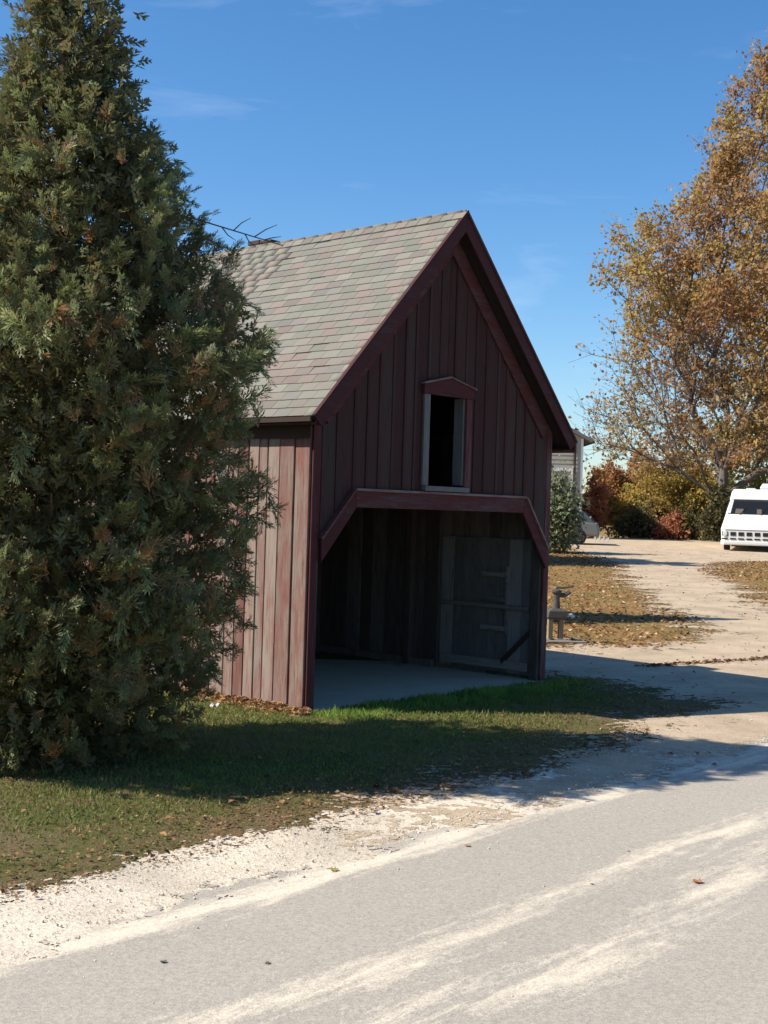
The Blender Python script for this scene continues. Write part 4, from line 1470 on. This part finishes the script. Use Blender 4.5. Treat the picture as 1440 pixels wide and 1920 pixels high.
def scatter_xy(n_, x0, x1, y0, y1, r):
    return r.uniform(x0, x1, n_), r.uniform(y0, y1, n_)


def visible(x, y, m=1.12):
    return np.abs(x) < y * (720 / F) * m + .4


M['grass'] = mat_leaf('grass_blades', [(0.0, (.24, .17, .08)), (.3, (.20, .19, .06)), (.6, (.14, .19, .042)), (1.0, (.22, .36, .06))], .4, .6)  # brightest green also carries the sunlit strip before the bay
M['litter'] = mat_leaf('dead_leaves', [(0.0, (.07, .038, .02)), (.35, (.19, .10, .048)), (.65, (.30, .18, .085)), (.88, (.38, .21, .075)), (1.0, (.55, .43, .28))], .2, .7)


def grass():
    r = np.random.default_rng(3)
    x, y = scatter_xy(420000, -4.2, 6.5, 5.4, 16.5, r)
    q = road_q(x, y)
    k = visible(x, y) & ~in_poly(x, y, bp)
    x, y, q = x[k], y[k], q[k]
    sdv = poly_sd(x, y, drive_poly)
    nz = smooth_noise(x + 40, y + 40, .45, 2) - .5
    nz2 = smooth_noise(x + 40, y + 40, .12, 6)
    e = np.minimum(-sdv, -5.45 - q)                     # distance in from the gravel
    p = np.clip((e + nz * .5 - .10) / .95, 0, 1) ** 1.3
    bare = smooth_noise(x + 90, y + 20, .8, 15)
    p *= np.clip(.35 + 1.3 * bare, .25, 1) * (.55 + .45 * nz2)
    # lusher at the barn front, its green also brightened as the sunlit strip
    fx = (x - BX) * U.x + (y - BY) * U.y; fy = (x - BX) * V.x + (y - BY) * V.y
    lush_lit = np.clip(1 - np.abs(fy + .35) / .55, 0, 1) * ((fx > -.1) & (fx < 4.4))
    # worn track inside the mouth of the bay
    k = r.random(len(x)) < np.maximum(p, lush_lit * .95) * .9
    x, y, e, lush_lit, bare = x[k], y[k], e[k], lush_lit[k], bare[k]
    n_ = len(x)
    tuft = smooth_noise(x + 70, y + 70, .16, 44)
    h = r.uniform(.012, .036, n_) * (.6 + 1.1 * tuft ** 2) * (1 + lush_lit * 1.6) * np.clip(.55 + e, .55, 1)
    w = r.uniform(.003, .006, n_) * (1 + .04 * y)
    t = r.uniform(0, 2 * np.pi, n_)
    lean = r.normal(0, .55, (n_, 2)) * h[:, None]
    z = hz(x, y)
    b0 = np.stack([x - np.cos(t) * w, y - np.sin(t) * w, z], 1); b1 = np.stack([x + np.cos(t) * w, y + np.sin(t) * w, z], 1)
    tp = np.stack([x + lean[:, 0], y + lean[:, 1], z + h], 1)
    v = np.stack([b0, b1, tp], 1).reshape(-1, 3)
    f = np.arange(n_ * 3).reshape(-1, 3)
    var = np.clip(r.normal(.27, .15, n_) + lush_lit * .4 + (bare - .5) * .35 + np.clip(e - .5, 0, .6) * .25 - np.clip(.45 - e, 0, .5) * .5, 0, 1)
    tag(link('grass', np_mesh('grass', v, f, M['grass'], var=np.repeat(var, 3))), 'short green and browning grass in front of the barn', 'grass', kind='stuff')


grass()


def leaf_litter():
    r = np.random.default_rng(8)
    X, Y, Sz, Va, Up = [], [], [], [], []
    # near lawn
    x, y = scatter_xy(110000, -4, 6.5, 5.6, 15.5, r)
    q = road_q(x, y); sdv = poly_sd(x, y, drive_poly)
    e = np.minimum(-sdv, -5.40 - q)
    cl = smooth_noise(x + 20, y + 20, .7, 31)
    k = visible(x, y) & ~in_poly(x, y, bp) & (e > -.3 * cl) & (r.random(len(x)) < np.clip(1.0 - e * .72, .10, 1.0) * np.clip(cl * 1.5, .2, 1))
    X.append(x[k]); Y.append(y[k]); Sz.append(np.minimum(r.lognormal(-4.0, .42, k.sum()), .06)); Va.append(r.normal(.40, .24, k.sum())); Up.append(r.uniform(.01, .035, k.sum()))
    # a drift against the barn's sunny side
    a_ = r.uniform(-.15, 3.0, 2600); o_ = np.abs(r.normal(0, .10, 2600)) + .05
    p = np.array([barn_xy(-oo, aa) for aa, oo in zip(a_, o_)])
    X.append(p[:, 0]); Y.append(p[:, 1]); Sz.append(r.uniform(.03, .075, len(p))); Va.append(r.normal(.62, .18, len(p))); Up.append(np.clip(.075 - o_ * .35, .005, .1) * r.random(len(p)))
    # leafy lawns beyond the barn
    x, y = scatter_xy(60000, 2.0, 22, 16.5, 55, r)
    sdv = poly_sd(x, y, drive_poly)
    cl = smooth_noise(x + 20, y + 20, 1.4, 32)
    k = visible(x, y) & (sdv < .9 * (cl - .35)) & (x > y * .12) & (r.random(len(x)) < np.clip(1.25 * cl, .25, 1))
    X.append(x[k]); Y.append(y[k]); Sz.append(r.uniform(.05, .10, k.sum())); Va.append(r.normal(.60, .22, k.sum())); Up.append(r.uniform(.01, .04, k.sum()))
    # leaves blown over the drive and shoulder
    x, y = scatter_xy(9000, 1.2, 22, 9.2, 55, r)
    sdv = poly_sd(x, y, drive_poly)
    k = visible(x, y) & (sdv > 0) & (r.random(len(x)) < np.clip(.35 * np.exp(-sdv * .8) + .22 * (y > 17), 0, 1))
    X.append(x[k]); Y.append(y[k]); Sz.append(r.uniform(.03, .065, k.sum())); Va.append(r.normal(.35, .2, k.sum())); Up.append(r.uniform(.014, .025, k.sum()))
    # a line of leaves caught along an old wheel rut
    u = r.random(260)
    A = np.array([ground_at(1200 + 260 * q, 1252 - 17 * q) for q in u]) + r.normal(0, .05, (260, 2))
    X.append(A[:, 0]); Y.append(A[:, 1]); Sz.append(r.uniform(.04, .08, 260)); Va.append(r.normal(.25, .12, 260)); Up.append(r.uniform(.014, .03, 260))
    x, y, s, va, up = map(np.concatenate, (X, Y, Sz, Va, Up))
    n_ = len(x)
    c = np.stack([x, y, hz(x, y) + up], 1)
    t = r.uniform(0, 2 * np.pi, n_)
    tg = norm(np.stack([np.cos(t), np.sin(t), r.normal(0, .3, n_)], 1))
    sd_ = norm(np.cross(np.array([[0, 0, 1.0]]) + r.normal(0, .3, (n_, 3)), tg))
    v, f = quads_from(c, tg, sd_, s, s * r.uniform(.55, .9, n_), .22)
    tag(link('fallen_leaves', np_mesh('fallen_leaves', v, f, M['litter'], var=np.repeat(np.clip(va, 0, 1), 4))), 'brown and orange fallen leaves strewn over lawn and drive', 'leaves', kind='stuff')


leaf_litter()


def stones():
    r = np.random.default_rng(12)
    x, y = scatter_xy(95000, -3.5, 5.5, 4.6, 14, r)
    q = road_q(x, y)
    sdv = poly_sd(x, y, drive_poly)
    on = np.where(q < -4.75, 1.0, np.exp(-(q + 4.75) * 4) * .5 + .010)
    k = visible(x, y) & (q > -5.36) & ((sdv < 0) | (q > -4.9)) & (r.random(len(x)) < on)
    k |= visible(x, y) & (sdv > 0) & (q < -4.8) & (r.random(len(x)) < .12)
    x, y, q = x[k], y[k], q[k]
    n_ = len(x)
    s = np.minimum(r.lognormal(-5.65, .45, n_), .014)
    s = np.where(q > -4.6, s * .7, s)
    oc = np.array([(1, 0, 0), (0, 1, 0), (-1, 0, 0), (0, -1, 0), (0, 0, 1), (0, 0, -1)], float)
    of = np.array([(0, 1, 4), (1, 2, 4), (2, 3, 4), (3, 0, 4), (1, 0, 5), (2, 1, 5), (3, 2, 5), (0, 3, 5)])
    sc = r.uniform(.6, 1.2, (n_, 6, 1))
    t = r.uniform(0, 2 * np.pi, n_)
    v = oc[None] * sc * s[:, None, None]
    ca, sa = np.cos(t)[:, None], np.sin(t)[:, None]
    v = np.stack([v[..., 0] * ca - v[..., 1] * sa, v[..., 0] * sa + v[..., 1] * ca, v[..., 2] * .75], -1)
    v += np.stack([x, y, .008 + s * .35], 1)[:, None]
    f = (of[None] + (np.arange(n_) * 6)[:, None, None]).reshape(-1, 3)
    t_ = NT('loose_stones')
    t_.color(t_.ramp(t_.attr('var'), [(0, (.14, .11, .085)), (.3, (.40, .34, .27)), (1, (.74, .67, .56))])); t_.rough(.9, .2)
    tag(link('loose_gravel', np_mesh('loose_gravel', v.reshape(-1, 3), f, t_.mat, var=np.repeat(np.clip(r.beta(2.2, 1.3, n_), 0, 1), 6))), 'loose pale stones along the road shoulder', 'gravel', kind='stuff')


stones()

# single leaves lying out on the road
LEAF = [(0, -.5), (.10, -.22), (.40, -.30), (.30, -.05), (.52, .12), (.24, .14), (.20, .38), (0, .55), (-.18, .36), (-.26, .12), (-.5, .14), (-.30, -.06), (-.38, -.28), (-.10, -.22)]


def road_leaf(px, py, s, rz, label, col, curl=.5):
    x, y = ground_at(px, py)
    m = mat_plain('road_leaf', col, .7, .2, var=.3, scale=60)
    vs_ = [(0, 0, .012)] + [(a_, b_, .02 + curl * (a_ * a_ * .9 + b_ * b_ * .5)) for a_, b_ in LEAF]
    vs_ += [(a_, b_, c_ - .03) for a_, b_, c_ in vs_]
    n_ = len(LEAF)
    fs_ = [(0, 1 + i, 1 + (i + 1) % n_) for i in range(n_)] + [(n_ + 1, n_ + 2 + (i + 1) % n_, n_ + 2 + i) for i in range(n_)]
    fs_ += [(1 + i, n_ + 2 + i, n_ + 2 + (i + 1) % n_, 1 + (i + 1) % n_) for i in range(n_)]
    o = MB().add([tuple(c_ * s for c_ in p) for p in vs_], fs_).build('fallen_leaf', m)
    o.location = (x, y, .012 + .012 * s * 4); o.rotation_euler = (random.uniform(-.2, .2), random.uniform(-.2, .2), rz)
    tag(o, label, 'leaf', 'single leaves on the road')


road_leaf(1308, 1659, .062, .6, 'large curled reddish brown leaf alone on the road, rightmost', (.28, .12, .06), .9)
road_leaf(627, 1636, .055, 1.2, 'olive yellow leaf at the edge of the pale gravel shoulder', (.25, .19, .07), .35)
road_leaf(877, 1590, .040, 2.2, 'small tan leaf on the road nearest the shaded shoulder', (.30, .20, .09), .5)
road_leaf(1110, 1662, .024, .3, 'tiny dark leaf on the road left of the large curled leaf', (.09, .055, .035), .4)
road_leaf(306, 1809, .034, .9, 'small dark green leaf, lower left on the grey road', (.07, .08, .05), .4)
road_leaf(502, 1811, .026, 1.9, 'small dull brown leaf low on the road, right of the dark green leaf', (.12, .09, .06), .4)
road_leaf(1178, 1600, .022, 1.0, 'tiny brown leaf on the road above the large curled leaf', (.15, .09, .06), .5)

# a scrap of white litter in the leaf drift by the barn side
x, y = ground_at(402, 1338)
vs_ = []
r6 = random.Random(4)
for i in range(5):
    for j in range(4):
        vs_.append((i * .022 - .044, j * .018 - .027, .05 + r6.uniform(-.022, .022)))
fs_ = [(i * 4 + j, (i + 1) * 4 + j, (i + 1) * 4 + j + 1, i * 4 + j + 1) for i in range(4) for j in range(3)]
scrap = MB().add(vs_, fs_).build('paper_scrap', M['greywhite'])
md = scrap.modifiers.new('thick', 'SOLIDIFY'); md.thickness = .003
scrap.location = (x, y, .03)
tag(scrap, 'crumpled white scrap in the leaves by the barn side', 'litter')
